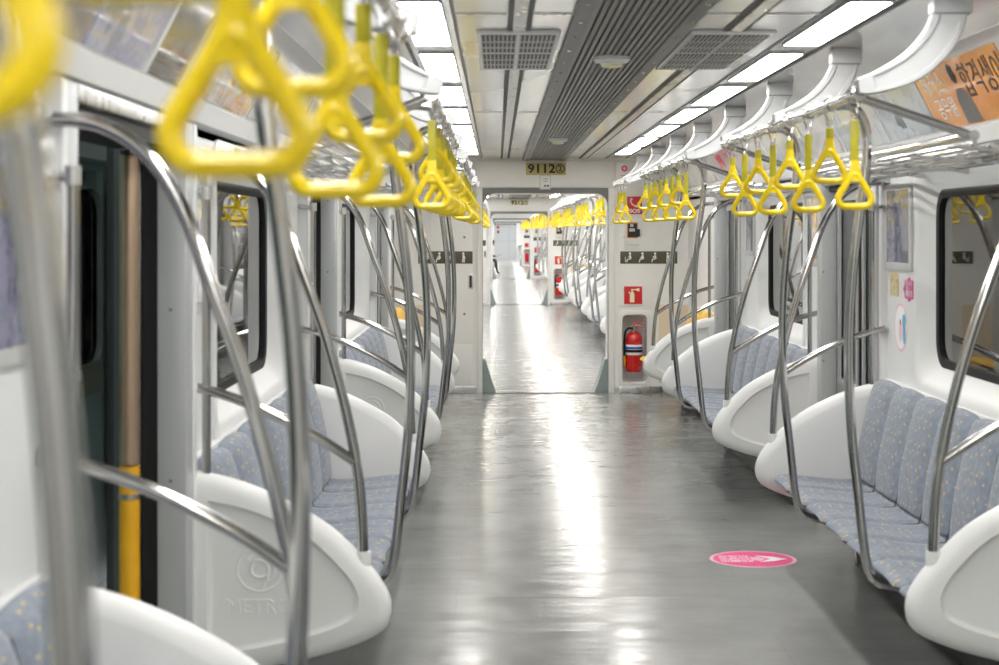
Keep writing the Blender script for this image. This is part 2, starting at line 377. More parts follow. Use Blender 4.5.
def walls_of(c):
    y0c, y1c = car_range(c)
    for nm, s in SIDES:
        for k in range(-1, 4):
            a, b = bay(k); a += CAR * c; b += CAR * c
            if k == -1: a = y0c
            if k == 3: b = y1c
            if a >= b: continue
            full = k in (0, 1, 2)
            def wall():
                g = G(); x0, x1 = s * XW, s * (XW + .05)
                if not full or c > 1: return g.box(x0, x1, a, b, 0, 1.905)
                ym = (a + b) / 2; wa, wb = ym - .92, ym + .92
                g.box(x0, x1, a, b, 0, .90); g.box(x0, x1, a, wa, .90, 1.905); g.box(x0, x1, wb, b, .90, 1.905)
                return g.box(x0, x1, wa, wb, 1.845, 1.905)
            struct('wall_' + nm, 'wall_white', wall, (s * XW, (a + b) / 2, 0))
            if full and c < 2: window(s, (a + b) / 2, c)
        for k in range(-1, 3):
            a = bay(k)[1] + CAR * c; b = bay(k + 1)[0] + CAR * c
            (open_door if (c == 0 and s < 0) else door)(nm, s, a, b, c)

WN = [0]; DN = [0]
def window(s, ym, c):
    WN[0] += 1
    o = obj('window_%d' % WN[0], None, None, (s * XW, ym, 1.37)); o['kind'] = 'structure'
    zc = 1.375
    def rr(w_, h_, r, x): return [(s * x, p[0], p[1]) for p in rrect(0, zc, w_, h_, r, 6)]
    off = (s * XW, 0, 1.37)
    obj('window_surround', mesh(('surround', s), 'white_plastic', lambda: G().rings([
        rr(1.92, 1.03, .09, XW + .01), rr(1.92, 1.03, .09, XW - .008), rr(1.90, 1.00, .085, XW - .012), rr(1.83, .93, .09, XW - .010),
        rr(1.78, .89, .10, XW + .004), rr(1.66, .78, .12, XW + .055), rr(1.64, .76, .12, XW + .06), rr(1.64, .76, .12, XW + .10)]), off), o)
    obj('gasket', mesh(('gasket', s), 'rubber', lambda: G().rings([
        rr(1.65, .77, .12, XW + .085), rr(1.65, .77, .12, XW + .056), rr(1.62, .75, .11, XW + .052), rr(1.56, .70, .09, XW + .056), rr(1.56, .70, .09, XW + .085)]), off), o)
    obj('pane', mesh(('pane', s), 'glass', lambda: G().rings([rr(1.60, .73, .10, XW + .070), rr(1.60, .73, .10, XW + .076)], True, True), off), o)

def door(nm, s, a, b, c):
    """closed pair of sliding leaves between two pillars"""
    DN[0] += 1
    ym = (a + b) / 2; base = (s * XW, ym, 0)
    o = obj('door_%d' % DN[0], None, None, base); o['kind'] = 'structure'
    h = (b - a) / 2; off = (s * XW, 0, 0); pw = .17
    P = lambda name, key, m_, fn, par=o: obj(name, mesh((key, s, round(h, 3)), m_, fn, off), par)
    for d in (-1, 1):
        obj('pillar', mesh(('pillar', s, d), 'pillar_grey', lambda: G().box(s * (XW - .045), s * (XW + .09), d * (h - .13), d * (h - .02), 0, 1.90, .008), off), o)
        obj('pillar_cover', mesh(('pillar_cover', s, d), 'wall_white', lambda: G().box(s * (XW - .03), s * (XW + .09), d * (h - .02), d * (h + .03), 0, 1.90, .006), off), o)
        if c == 0:
            for z in (.35, .85, 1.35, 1.75):
                obj('rivet', mesh('rivet', 'seam', lambda: G().tube([(0, -.003, 0), (0, .003, 0)], .006, 8)), o, (-s * .03, d * (h - .13) - .001, z))
        obj('seal', mesh(('seal', s, d), 'rubber', lambda: G().box(s * (XW + .045), s * (XW + .085), d * (h - .157), d * (h - .131), 0, 1.83), off), o)
    P('header', 'dheader', 'brushed', lambda: G().box(s * (XW - .03), s * (XW + .09), -h + .13, h - .13, 1.83, 1.905, .004))
    P('header_gap', 'dgap', 'rubber', lambda: G().box(s * (XW - .002), s * (XW + .08), -h + .155, h - .155, 1.80, 1.829))
    P('sill', 'dsill', 'brushed', lambda: G().box(s * (XW - .02), s * (XW + .09), -h + .13, h - .13, 0, .02))
    yl = h - .157
    for d in (-1, 1):
        lf = obj('leaf', mesh(('leaf', s, d), 'brushed' , lambda: leaf_geo(s, d, yl), off), o)
        obj('pane', mesh(('leafpane', s, d), 'door_glass', lambda: G().box(s * (XW + .055), s * (XW + .061), d * .07, d * (yl - .06), .74, 1.77), off), lf)
        obj('pane_gasket', mesh(('leafgasket', s, d), 'pillar_grey', lambda: frame_geo(s, d, yl), off), lf)
        if c == 0:
            st = obj('warning_sticker', mesh(('warn', s, d), 'sign_red', lambda: disc_ring(s, d * .36, .60, .045, .034), off), lf)
            obj('sticker_ground', mesh(('warnw', s, d), 'paper', lambda: disc(s, d * .36, .60, .034), off), lf)
    if c == 0:
        P('meeting_seal', 'mseal', 'rubber', lambda: G().box(s * (XW + .035), s * (XW + .07), -.012, .012, .02, 1.80))
def open_door(nm, s, a, b, c):
    """open doorway to the platform, both leaves slid back into their pockets"""
    DN[0] += 1
    ym = (a + b) / 2
    o = obj('door_%d' % DN[0], None, None, (s * XW, ym, 0)); o['kind'] = 'structure'
    h = (b - a) / 2; off = (s * XW, 0, 0)
    for d in (-1, 1):
        obj('pillar', mesh(('opillar', s, d), 'pillar_grey', lambda: G().box(s * (XW - .045), s * (XW + .040), d * (h - .13), d * (h - .02), 0, 1.90, .006), off), o)
        obj('pillar_cover', mesh(('opillar_cover', s, d), 'wall_white', lambda: G().box(s * (XW - .05), s * (XW + .05), d * (h - .02), d * (h + .03), 0, 1.90, .006), off), o)
        for z in (.35, .85, 1.35, 1.75):
            obj('rivet', mesh('rivet', 'seam', lambda: G().tube([(0, -.003, 0), (0, .003, 0)], .006, 8)), o, (-s * .0, d * (h - .13) - .001, z))
        obj('seal', mesh(('oseal', s, d), 'rubber', lambda: G().box(s * (XW + .041), s * (XW + .085), d * (h - .125), d * (h - .02), 0, 1.83), off), o)
        lf = obj('leaf', mesh(('oleaf', s, d), 'brushed', lambda: G().box(s * (XW + .088), s * (XW + .150), d * (h - .135), d * (h + .50), .02, 1.82, .006), off), o)
        obj('edge_strip', mesh(('oedge', s, d), 'warm_steel', lambda: G().tube([(s * (XW + .119), d * (h - .138), .90), (s * (XW + .119), d * (h - .138), 1.80)], .030, 14), off), lf)
        obj('caution_strip', mesh(('ocaution', s, d), 'caution_yellow', lambda: G().tube([(s * (XW + .119), d * (h - .138), .03), (s * (XW + .119), d * (h - .138), .895)], .0305, 14), off), lf)
        obj('strip_band', mesh(('oband', s, d), 'brushed', lambda: G().tube([(s * (XW + .119), d * (h - .138), .80), (s * (XW + .119), d * (h - .138), .815)], .033, 14), off), lf)
    obj('header', mesh(('oheader', s), 'brushed', lambda: G().box(s * (XW - .03), s * (XW + .09), -h + .13, h - .13, 1.865, 1.905, .004), off), o)
    obj('header_gap', mesh(('ogap', s), 'rubber', lambda: G().box(s * (XW - .01), s * (XW + .16), -h + .13, h - .13, 1.82, 1.864), off), o)
    obj('sill', mesh(('osill', s), 'brushed', lambda: G().box(s * (XW - .02), s * (XW + .16), -h + .13, h - .13, -.02, .012), off), o)
def leaf_geo(s, d, yl):
    g = G(); x0, x1 = s * (XW + .042), s * (XW + .075)
    g.box(x0, x1, 0.012 * d, .07 * d, .02, 1.80); g.box(x0, x1, d * (yl - .06), d * yl, .02, 1.80)
    g.box(x0, x1, .07 * d, d * (yl - .06), .02, .74); return g.box(x0, x1, .07 * d, d * (yl - .06), 1.77, 1.80)
def frame_geo(s, d, yl):
    g = G(); x0, x1 = s * (XW + .036), s * (XW + .05); ya, yb = sorted((.07 * d, d * (yl - .06))); t = .022
    g.box(x0, x1, ya, ya + t, .74, 1.77); g.box(x0, x1, yb - t, yb, .74, 1.77)
    g.box(x0, x1, ya + t, yb - t, .74, .74 + t); return g.box(x0, x1, ya + t, yb - t, 1.77 - t, 1.77)
def disc(s, y, z, r, x=None, t=.001):
    x = XW + .0405 if x is None else x
    return G().rings([[(s * q, y + r * math.cos(2 * math.pi * k / 20), z + r * math.sin(2 * math.pi * k / 20)) for k in range(20)] for q in (x, x + t)], True, True)
def disc_ring(s, y, z, r, ri):
    g = G(); c = lambda rr_, x: [(s * x, y + rr_ * math.cos(2 * math.pi * k / 20), z + rr_ * math.sin(2 * math.pi * k / 20)) for k in range(20)]
    g.rings([c(r, XW + .042), c(r, XW + .040), c(ri, XW + .040), c(ri, XW + .042)])
    e = r * .62
    return g.tube([(s * (XW + .040), y - e, z + e), (s * (XW + .040), y + e, z - e)], .004, 6)

def end_wall(c):
    """end wall with the gangway opening, seen from inside carriage c; faces -y"""
    y = YE + CAR * c; T = .07
    last = c == 4
    ew = struct('wall_end', 'end_white', lambda: end_geo(y, T), (0, y, 0))
    o = lambda name, m_, fn: solo(name, m_, fn, ew, (0, 0, 0), loc=(0, -y, 0))
    F = lambda x0, x1, z0, z1, d=.006, bev=0: G().box(x0, x1, y - d, y, z0, z1, bev)
    # lower cream panels next to the side walls, steel plinth, dark opening seal
    for s in (-1, 1):
        o('side_panel', 'cream', lambda: F(s * 1.12, s * 1.405, .10, .86, .004))
    o('plinth', 'brushed', lambda: F(-1.40, GX0 - .06, .0, .065, .018, .004)); o('plinth', 'brushed', lambda: F(GX1 + .06, 1.40, .0, .065, .018, .004))
    if c < 3:
        o('service_panel', 'end_white', lambda: F(-1.10, -.70, .49, 1.83, .008, .003)); o('service_panel', 'end_white', lambda: F(-1.10, -.70, .09, .475, .008, .003))
        o('service_panel', 'end_white', lambda: F(.73, 1.10, .845, 1.70, .008, .003))
        for (x, z) in ((-.775, 1.52), (-.775, .77), (.79, 1.52), (.79, 1.00)):
            o('lock', 'frame_dark', lambda: G().tube([(x, y - .012, z), (x, y - .004, z)], .012, 10))
        o('recessed_handle', 'brushed', lambda: F(-.735, -.690, 1.015, 1.16, .012, .003)); o('handle_slot', 'black', lambda: F(-.725, -.703, 1.03, 1.145, .0135))
    o('lintel', 'end_white', lambda: F(GX0 - .06, GX1 + .06, GZ + .055, ZC - .03, .02, .004))
    o('jamb', 'end_white', lambda: F(GX0 - .058, GX0 - .004, 0, GZ + .05, .022, .006)); o('jamb', 'end_white', lambda: F(GX1 + .004, GX1 + .058, 0, GZ + .05, .022, .006))
    def seal():
        w_, r = .03, .13; pts = []
        for (cx, a0, a1) in ((GX0 + r, 180, 90), (GX1 - r, 90, 0)):
            for k in range(7):
                a = R(a0 + (a1 - a0) * k / 6); pts.append((cx + r * math.cos(a), GZ - r + r * math.sin(a)))
        inn = [(GX0, 0)] + pts + [(GX1, 0)]
        out = [(GX0 - .004, 0)] + [(GX0 - .004, GZ + .05)] * 7 + [(GX1 + .004, GZ + .05)] * 7 + [(GX1 + .004, 0)]
        g = G(); n = len(inn); f = []
        v = [(a, y - .016, b) for a, b in out] + [(a, y - .016, b) for a, b in inn] + [(a, y + .05, b) for a, b in inn]
        for i in range(n - 1):
            f += [(i, i + 1, n + i + 1, n + i), (n + i, n + i + 1, 2 * n + i + 1, 2 * n + i)]
        return g.add(v, f)
    o('opening_seal', 'frame_dark', seal)
    return ew
def end_geo(y, T):
    g = G()
    g.box(-1.56, GX0 - .002, y, y + T, 0, 2.33)
    # right part has the extinguisher niche
    nx0, nx1, nz0, nz1 = .765, 1.015, .10, .76
    g.box(GX1 + .002, nx0, y, y + T, 0, 2.33); g.box(nx1, 1.56, y, y + T, 0, 2.33)
    g.box(nx0, nx1, y, y + T, 0, nz0); g.box(nx0, nx1, y, y + T, nz1, 2.33)
    return g.box(GX0, GX1, y, y + T, GZ + .03, 2.33)
def niche(c):
    y = YE + CAR * c
    cx, cz = .886, .43
    rr = lambda w_, h_, r, d: [(a, y + d, b) for a, b in rrect(cx, cz, w_, h_, r, 5)]
    t = struct('trim_%d' % (300 + c), 'white_plastic', lambda: G().rings([rr(.32, .75, .045, 0), rr(.32, .75, .045, -.012), rr(.30, .73, .04, -.016), rr(.245, .67, .05, -.014), rr(.235, .66, .05, .0),
                                               rr(.215, .62, .05, .17), rr(.19, .60, .05, .18)], False, True), (cx, y, .06))
def gangway(c):
    y0 = YE + CAR * c + .07; y1 = YE + CAR * c + .62
    struct('trim_%d' % (400 + c), 'gangway_white', lambda: G().box(GX0 - .1, GX0 - .02, y0, y1, 0, GZ).box(GX1 + .02, GX1 + .1, y0, y1, 0, GZ).box(GX0 - .1, GX1 + .1, y0, y1, GZ, GZ + .08), (0, y0, 0))
    fl = struct('floor', 'floor_vinyl', lambda: G().box(GX0 - .1, GX1 + .1, y0 - .09, y1, -.05, .001), (0, y0, 0))
    solo('threshold_edge', 'frame_dark', lambda: G().box(GX0, GX1, y0 - .11, y0 - .092, -.002, .008), fl, (0, 0, 0), loc=(0, -y0, 0))
    # near end wall of the next carriage
    if c < 4:
        struct('wall_end', 'end_white', lambda: G().box(-1.5, GX0 - .02, y1, y1 + .05, 0, 2.33).box(GX1 + .02, 1.5, y1, y1 + .05, 0, 2.33).box(GX0 - .02, GX1 + .02, y1, y1 + .05, GZ, 2.33), (0, y1, 0))
    for s, x in ((1, GX0), (-1, GX1)):
        pts = [(x, 0), (x + s * .130, 0), (x + s * .095, .08), (x + s * .022, .32), (x, .33)]
        g_ = solo('gangway_guard', 'teal_guard', lambda: G().prism(pts, lambda a, b, d: (a, d, b), y0 + .0, y0 + .30), None, (x, y0, 0))
        tag(g_, ('teal wedge guard in the ' + ['first', 'second', 'third', 'fourth'][c] + ' gangway doorway, ' + ('extinguisher side' if s < 0 else 'side away from extinguisher')) , 'guard', 'gangway guards of doorway %s' % ['one', 'two', 'three', 'four', 'five'][c])

for c in range(5):
    floor_of(c); ceiling_of(c); walls_of(c); end_wall(c); niche(c)
    if c < 4: gangway(c)
# rear of the first carriage, behind the camera; the closed cab door at the far end of the train
struct('wall_rear', 'end_white', lambda: G().box(-1.5, 1.5, -2.80, -2.75, 0, 2.33), (0, -2.75, 0))
ye = YE + CAR * 4
def cab():
    return G().box(GX0, GX1, ye + .06, ye + .10, 0, GZ + .04)
cd = struct('door_%d' % (DN[0] + 1), 'grey_door', cab, (0, ye, 0))
solo('door_rail', 'door_seam', lambda: G().box(GX0, GX1, ye + .05, ye + .062, 1.0, 1.03).box(.2, .23, ye + .05, ye + .062, 0, GZ), cd, (0, 0, 0), loc=(0, -ye, 0))
solo('notice', 'sign_red', lambda: G().box(-.47, -.33, ye + .045, ye + .062, 1.72, 1.86), cd, (0, 0, 0), loc=(0, -ye, 0))
solo('notice', 'ink', lambda: G().box(-.45, -.33, ye + .045, ye + .062, 1.45, 1.60), cd, (0, 0, 0), loc=(0, -ye, 0))

# station: tunnel-side wall on the closed-door side, platform with glass screen on the open-door side
pw = struct('wall_tunnel', 'platform_grey', lambda: G().box(2.05, 2.15, -4, 40, -.3, 2.8), (2.05, 18, 0))
sub = lambda name, m_, fn: solo(name, m_, fn, pw, (0, 0, 0), loc=(-2.05, -18, 0))
for q in range(14):
    yy = -3 + 1.55 * q
    sub('screen_post', 'brushed', lambda: G().box(2.0, 2.06, yy - .05, yy + .05, -.3, 2.4))
    sub('screen_panel', 'platform_pale', lambda: G().box(2.03, 2.049, yy + .25, yy + .75, .9, 2.1))
sub('screen_rail', 'brushed', lambda: G().box(2.01, 2.05, -4, 20, .95, 1.02))
pf = struct('floor_platform', 'platform_pale', lambda: G().box(-5.6, -1.66, -6, 42, -.12, -.02), (-3, 18, 0))
for q in range(12):
    solo('tactile_strip', 'caution_yellow', lambda: G().box(-2.5, -2.2, -4 + 2 * q, -2.05 + 2 * q, -.02, -.012), pf, (0, 0, 0), loc=(3, -18, 0))
pw = struct('wall_platform', 'platform_pale', lambda: G().box(-5.7, -5.6, -6, 42, -.1, 3.0), (-5.6, 18, 0))
for q in range(16):
    solo('wall_panel', 'platform_grey', lambda: G().box(-5.6, -5.585, -5 + 2 * q, -3.1 + 2 * q, .1, 2.6), pw, (0, 0, 0), loc=(5.6, -18, 0))
sc = struct('trim_500', 'frame_dark', lambda: G().box(-1.87, -1.83, -6, 24, 2.05, 2.35).box(-1.87, -1.83, -6, 24, -.02, .12), (-1.85, 9, 0))
sub = lambda name, m_, fn, par=None: solo(name, m_, fn, par or sc, (0, 0, 0), loc=(1.85, -9, 0) if not par else (0, 0, 0))
for q in range(-5, 8):
    yy = 6.28 + 2.325 * q
    sub('screen_post', 'frame_dark', lambda: G().box(-1.88, -1.82, yy - .045, yy + .045, .12, 2.05))
    pn = sub('screen_pane', 'door_glass', lambda: G().box(-1.853, -1.847, yy + .046, yy + 2.279, .12, 2.05))
    bd = sub('notice_band', 'sign_olive', lambda: G().box(-1.846, -1.844, yy + .2, yy + 2.1, 1.02, 1.13))
    def bt():
        g = G()
        for k in range(2):
            put_text(g, '기대지 마세요', .045, lambda u, v, q_: (-1.8432 + v, yy + .7 + .95 * k + u, 1.095 + q_))
            put_text(g, 'Do not lean', .035, lambda u, v, q_: (-1.8432 + v, yy + .7 + .95 * k + u, 1.05 + q_))
        return g
    if -1 <= q <= 3: sub('lettering', 'device_grey', bt)

# ------------------------------------------------------------------ ceiling lights and brackets
def light_geo(key, m_, fn): return mesh(key, m_, fn)
for c in range(5):
    y0c, y1c = car_range(c)
    for nm, s in SIDES:
        for q in range(-6, 8):
            ya = 5.15 + .12 + 1.55 * q + CAR * c
            if ya < y0c + .05 or ya + 1.31 > y1c: continue
            where = ['in the first carriage', 'in the second carriage', 'in the third carriage', 'in the fourth carriage', 'in the last carriage'][c]
            row = 'on the extinguisher side' if s > 0 else 'opposite the extinguisher side'
            t = thing('ceiling_light', 'flush white ceiling light %s, %s' % (where, row), 'light', (s * .70, ya + .655, ZC), 'ceiling lights ' + where)
            obj('diffuser', mesh(('light_diffuser', c > 0), 'diffuser_next' if c else 'diffuser', lambda: G().rings([[(a, b, -.004) for a, b in rrect(0, 0, .132, 1.24, .016, 3)], [(a, b, .003) for a, b in rrect(0, 0, .132, 1.24, .016, 3)]], True, True)), t)
            obj('frame', mesh('light_frame', 'pillar_grey', lambda: G().rings([[(a, b, z) for a, b in rrect(0, 0, w_, h_, .014, 3)] for w_, h_, z in ((.142, 1.25, .004), (.142, 1.25, -.005), (.133, 1.241, -.005), (.133, 1.241, .004))])), t)

RIB = [(.902, ZC, .050), (.893, 2.215, .050), (.862, 2.15, .049), (.808, 2.09, .047), (.748, 2.052, .042), (.69, 2.028, .034), (.645, 2.016, .028), (.622, 2.012, .022)]
def rib_geo(s):
    sp = cr_spline([(a, b, w_) for a, b, w_ in RIB], 4); h = .034; rs = []
    for i, p in enumerate(sp):
        a = sp[max(0, i - 1)]; b = sp[min(len(sp) - 1, i + 1)]
        t = Vector((b.x - a.x, b.y - a.y)).normalized(); nx, nz = -t.y, t.x; W = p.z
        dep = .010 if 4 < i < len(sp) - 7 else 0
        rs.append([(s * (p.x + nx * W * q), d, p.y + nz * W * q) for q, d in ((-1, -h + .008), (-.90, -h), (-.66, -h), (-.58, -h + dep), (.58, -h + dep), (.66, -h), (.90, -h), (1, -h + .008), (1, h - .008), (.9, h), (-.9, h), (-1, h - .008))])
    return G().rings(rs, True, True)
for c in range(4):
    y0c, y1c = car_range(c)
    for nm, s in SIDES:
        if c > 2 and s < 0: continue
        for q in range(-5, 8):
            yy = 5.15 + 1.55 * q + CAR * c
            if yy < y0c + .1 or yy > y1c - .1: continue
            where = ['of the first carriage', 'of the second carriage', 'of the third carriage', 'of the fourth carriage'][c]
            t = thing('ceiling_bracket', 'white curved ceiling bracket %s, strap rail on the %s' % (where, 'extinguisher side' if s > 0 else 'opposite side'), 'bracket', (s * .9, yy, ZC), 'curved ceiling brackets')
            obj('arm', mesh(('rib', s), 'bracket_grey', lambda: rib_geo(s), (s * .9, 0, ZC)), t)
            obj('collar', mesh(('ribcollar', s), 'seam', lambda: G().box(s * .8445, s * .9535, -.036, .036, 2.226, 2.231), (s * .9, 0, ZC)), t)
            obj('mount', mesh(('ribmount', s), 'bracket_grey', lambda: G().box(s * .843, s * .960, -.037, .037, 2.231, ZC - .001, .004), (s * .9, 0, ZC)), t)

# ------------------------------------------------------------------ partitions, benches, poles, rails, straps
OUT = [(1.408, .865), (1.30, .845), (1.20, .815), (1.08, .762), (.96, .690), (.865, .600), (.800, .520), (.775, .452), (.790, .388), (.850, .345), (.98, .300), (1.20, .250), (1.408, .215)]
def outline():
    sp = cr_spline([(a, b, 0) for a, b in OUT], 4); return [(p.x, p.y) for p in sp]
def inset(pts, d):
    n = len(pts); res = []
    for i, (x, z) in enumerate(pts):
        a = pts[max(0, i - 1)]; b = pts[min(n - 1, i + 1)]
        t = Vector((b[0] - a[0], b[1] - a[1])).normalized(); nn = (-t.y, t.x)   # outline runs wall-top -> nose -> wall-bottom: inside on the left
        q = (x + nn[0] * d, z + nn[1] * d)
        if i in (0, n - 1): q = (x, z + nn[1] * d)
        res.append(q)
    return res
PT = .085
def panel_geo(s, d):
    """d=+1: door face looks to -y"""
    o = outline(); C = (1.12, .535)
    sc = lambda k: [(C[0] + (a - C[0]) * k, C[1] + (b - C[1]) * k) for a, b in o]
    lay = [(inset(o, .0), 0.5), (inset(o, .006), .28), (inset(o, .02), .10), (inset(o, .04), .02), (sc(.80), 0.0)]
    rs = []
    rs.append([(a, PT * .5, b) for a, b in sc(.70)])
    rs = []
    far = [(sc(.80), 1.0), (inset(o, .04), .98), (inset(o, .02), .90), (inset(o, .006), .72), (inset(o, .0), .5)]
    near = [(inset(o, .006), .28), (inset(o, .02), .10), (inset(o, .04), .02), (sc(.76), 0.0), (sc(.72), -.02), (sc(.685), .10), (sc(.66), .12)]
    for pts, f in far + near: rs.append([(s * a, d * (f - .5) * PT, b) for a, b in pts])
    return G().rings(rs, True, True)
def emblem_geo(s, d):
    """raised swirl emblem with METRO lettering"""
    g = G(); y = d * ((.12 - .5) * PT) - d * .0005; cx, cz = 1.17, .565
    P = lambda u, v: (s * cx + u, y, cz + v)
    ring = lambda r, w_, a0=0, a1=360, n=22: g.tube([P(r * math.cos(R(a0 + (a1 - a0) * k / n)), r * math.sin(R(a0 + (a1 - a0) * k / n))) for k in range(n + 1)], w_, 6)
    ring(.068, .0028); ring(.026, .0045, 0, 360); ring(.045, .004, -80, 140)
    g.tube([P(.026, 0), P(.024, -.03), P(.008, -.055)], .0045, 6)
    put_text(g, 'METRO', .062, lambda u, v, q: (s * cx + u * d, y + v * d, cz - .115 + q), .004)
    return g
def socket_geo(s):
    return G().rings([[(s * x + r * math.cos(2 * math.pi * k / 12), r * math.sin(2 * math.pi * k / 12), z) for k in range(12)] for x, z, r in ((.872, .50, .012), (.866, .545, .026), (.863, .59, .026), (.862, .612, .023), (.862, .612, .015))], True, False)
PR = .0165
ARC = [(.862, .590), (.866, .72), (.882, .88), (.925, 1.08), (.985, 1.29), (1.05, 1.47), (1.112, 1.635), (1.19, 1.745), (1.28, 1.80), (1.375, 1.812)]
GUARD = [(.884, .880), (.97, .938), (1.08, 1.000), (1.20, 1.055), (1.30, 1.090), (1.402, 1.115)]
MID = [(1.023, .357), (.95, .357), (.895, .360), (.852, .373), (.828, .400), (.812, .450), (.800, .54), (.785, .68), (.765, .86), (.755, 1.05), (.755, 1.25), (.765, 1.42), (.785, 1.60), (.806, 1.75), (.815, 1.86), (.812, 1.93), (.790, 1.985), (.755, 2.010), (.710, 2.010), (.676, 2.003)]
RX, RZ = .63, 1.99
RXS = {1: .63, -1: .655}     # the rail on the door side of the platform hangs a little further out
def pole3(prof, s, sub=4): return [(s * p.x, 0, p.y) for p in cr_spline([(a, b, 0) for a, b in prof], sub)]
def flange(x0, x1, z, s): return G().rings([[(s * x, r * math.cos(2 * math.pi * k / 12), z + r * math.sin(2 * math.pi * k / 12)) for k in range(12)] for x, r in ((x0, .023), (x1 + .003, .023), (x1, .019))], True, True)

def partition(y, s, d, label, grp, detail=True):
    b = (s * 1.0, y, .215); t = thing('seat_partition', label, 'partition', b, grp); off = (s * 1.0, 0, .215)
    obj('shell', mesh(('panel', s, d), 'white_plastic', lambda: panel_geo(s, d), off), t)
    obj('pole_socket', mesh(('socket', s), 'white_plastic', lambda: socket_geo(s), off), t)
    if detail and d > 0: obj('raised_emblem', mesh(('emblem', s, d), 'white_plastic', lambda: emblem_geo(s, d), off), t)
def partition_pole(y, s, label, grp):
    b = (s * .862, y, .60); t = thing('partition_grab_pole', label, 'grab pole', b, grp); off = (s * .862, 0, .60)
    obj('curved_pole', mesh(('arc', s), 'steel', lambda: G().tube(pole3(ARC, s), PR, 12), off), t)
    obj('guard_bar', mesh(('guard', s), 'steel', lambda: G().tube(pole3(GUARD, s), .0155, 12), off), t)
    obj('wall_flange', mesh(('gflange', s), 'brushed', lambda: flange(XW - .001, XW - .014, 1.113, s), off), t)
    obj('upright', mesh(('upright', s), 'steel', lambda: G().tube([(s * 1.335, 0, .80), (s * 1.335, 0, 1.70)], .0135, 10), off), t)
    obj('upright_bracket', mesh(('upbr', s), 'brushed', lambda: G().tube([(s * 1.335, 0, 1.69), (s * (XW - .002), 0, 1.70)], .010, 8).tube([(s * 1.335, 0, 1.675), (s * 1.335, 0, 1.715)], .017, 10), off), t)
    obj('top_flange', mesh(('tflange', s), 'brushed', lambda: flange(XW - .001, XW - .016, 1.813, s), off), t)
def mid_pole(y, s, label, grp):
    b = (s * .88, y, .36); t = thing('bench_grab_pole', label, 'grab pole', b, grp); off = (s * .88, 0, .36)
    obj('bent_pole', mesh(('mid', s), 'steel', lambda: G().tube(pole3(MID + [(RXS[s] + .013, 1.995)], s), PR, 12), off), t)
    obj('rail_clamp', mesh(('midclamp', s), 'brushed', lambda: G().tube([(s * (RXS[s] + .03), 0, 2.001), (s * (RXS[s] + .014), 0, 1.996)], .021, 10), off), t)

SW = .42
def cushion_geo(s, kind):
    if kind == 'seat':
        pr = [(1.06, .380), (.94, .381), (.876, .386), (.853, .400), (.862, .420), (.90, .432), (.97, .428), (1.06, .418), (1.16, .410), (1.235, .412), (1.262, .425)]
        inn = (1.06, .395)
    else:
        pr = [(1.240, .425), (1.243, .46), (1.255, .56), (1.275, .66), (1.298, .76), (1.318, .83), (1.335, .862), (1.360, .872), (1.385, .862), (1.398, .84)]
        inn = (1.40, .5)
    sp = cr_spline([(a, b, 0) for a, b in pr], 3); n = 10; rows = []
    for i, p in enumerate(sp):
        a = sp[max(0, i - 1)]; b = sp[min(len(sp) - 1, i + 1)]
        t = Vector((b.x - a.x, b.y - a.y)).normalized()
        nx, nz = (-t.y, t.x)
        if kind == 'seat': nx, nz = -t.y, t.x
        row = []
        env = math.sin(math.pi * min(1, max(0, (i + .5) / len(sp)))) ** .5
        for k in range(n + 1):
            u = -1 + 2 * k / n
            edge = -.024 * max(0, (abs(u) - .72) / .28) ** 2          # rolled edge towards the seam
            dish = (-.012 * math.cos(math.pi * u / 2) ** 2) if kind == 'seat' else (.018 * math.cos(math.pi * u / 2))
            q = (edge + dish * env)
            row.append((s * (p.x + nx * q), u * (SW / 2 - .002), p.y + nz * q))
        rows.append(row)
    g = G().grid(rows)
    # close the sides
    for k in (0, n):
        base = len(g.v); g.v += [r[k] for r in rows] + [(s * inn[0], rows[0][k][1], inn[1])]
        m_ = len(rows); g.f += [(base + i, base + i + 1, base + m_) for i in range(m_ - 1)]
    return g
def bench(ya, n, s, label, grp, cloth='fabric', detail=True):
    ym = ya + n * SW / 2
    t = thing('bench', label, 'bench', (s * 1.2, ym, 0), grp); off = (s * 1.2, 0, 0)
    for i in range(n):
        y = (i - (n - 1) / 2) * SW
        obj('seat_cushion', mesh(('seat', s, cloth), cloth, lambda: cushion_geo(s, 'seat'), off), t, (0, y, 0))
        obj('back_cushion', mesh(('back', s, cloth), cloth, lambda: cushion_geo(s, 'back'), off), t, (0, y, 0))
    L = n * SW
    if detail:
        for i in range(n - 1):
            y = (i + 1 - n / 2) * SW
            obj('seam_piping', mesh(('piping', s), 'piping', lambda: G().tube([(s * a, 0, b) for a, b in ((.862, .398), (.902, .419), (.97, .414), (1.06, .405), (1.16, .397), (1.238, .402), (1.253, .45), (1.267, .56), (1.287, .66), (1.312, .77), (1.333, .840), (1.36, .857))], .0038, 6), off), t, (0, y, 0))
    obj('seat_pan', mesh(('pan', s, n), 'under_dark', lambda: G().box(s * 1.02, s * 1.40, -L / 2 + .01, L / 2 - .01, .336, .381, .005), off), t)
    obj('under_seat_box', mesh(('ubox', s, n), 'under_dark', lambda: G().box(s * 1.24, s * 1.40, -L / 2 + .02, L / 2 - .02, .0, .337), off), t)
    for d in (-1, 1):
        obj('bracket', mesh(('ubr', s), 'brushed', lambda: G().prism([(1.24, .05), (1.24, .337), (1.03, .337), (1.03, .315), (1.18, .24), (1.20, .05)], lambda a, b, q: (s * a, q, b), -.015, .015), off), t, (0, d * (L / 2 - .25), 0))
    obj('shelf', mesh(('shelf', s, n), 'white_plastic', lambda: G().box(s * 1.385, s * (XW - .001), -L / 2, L / 2, .40, .878, .003), off), t)

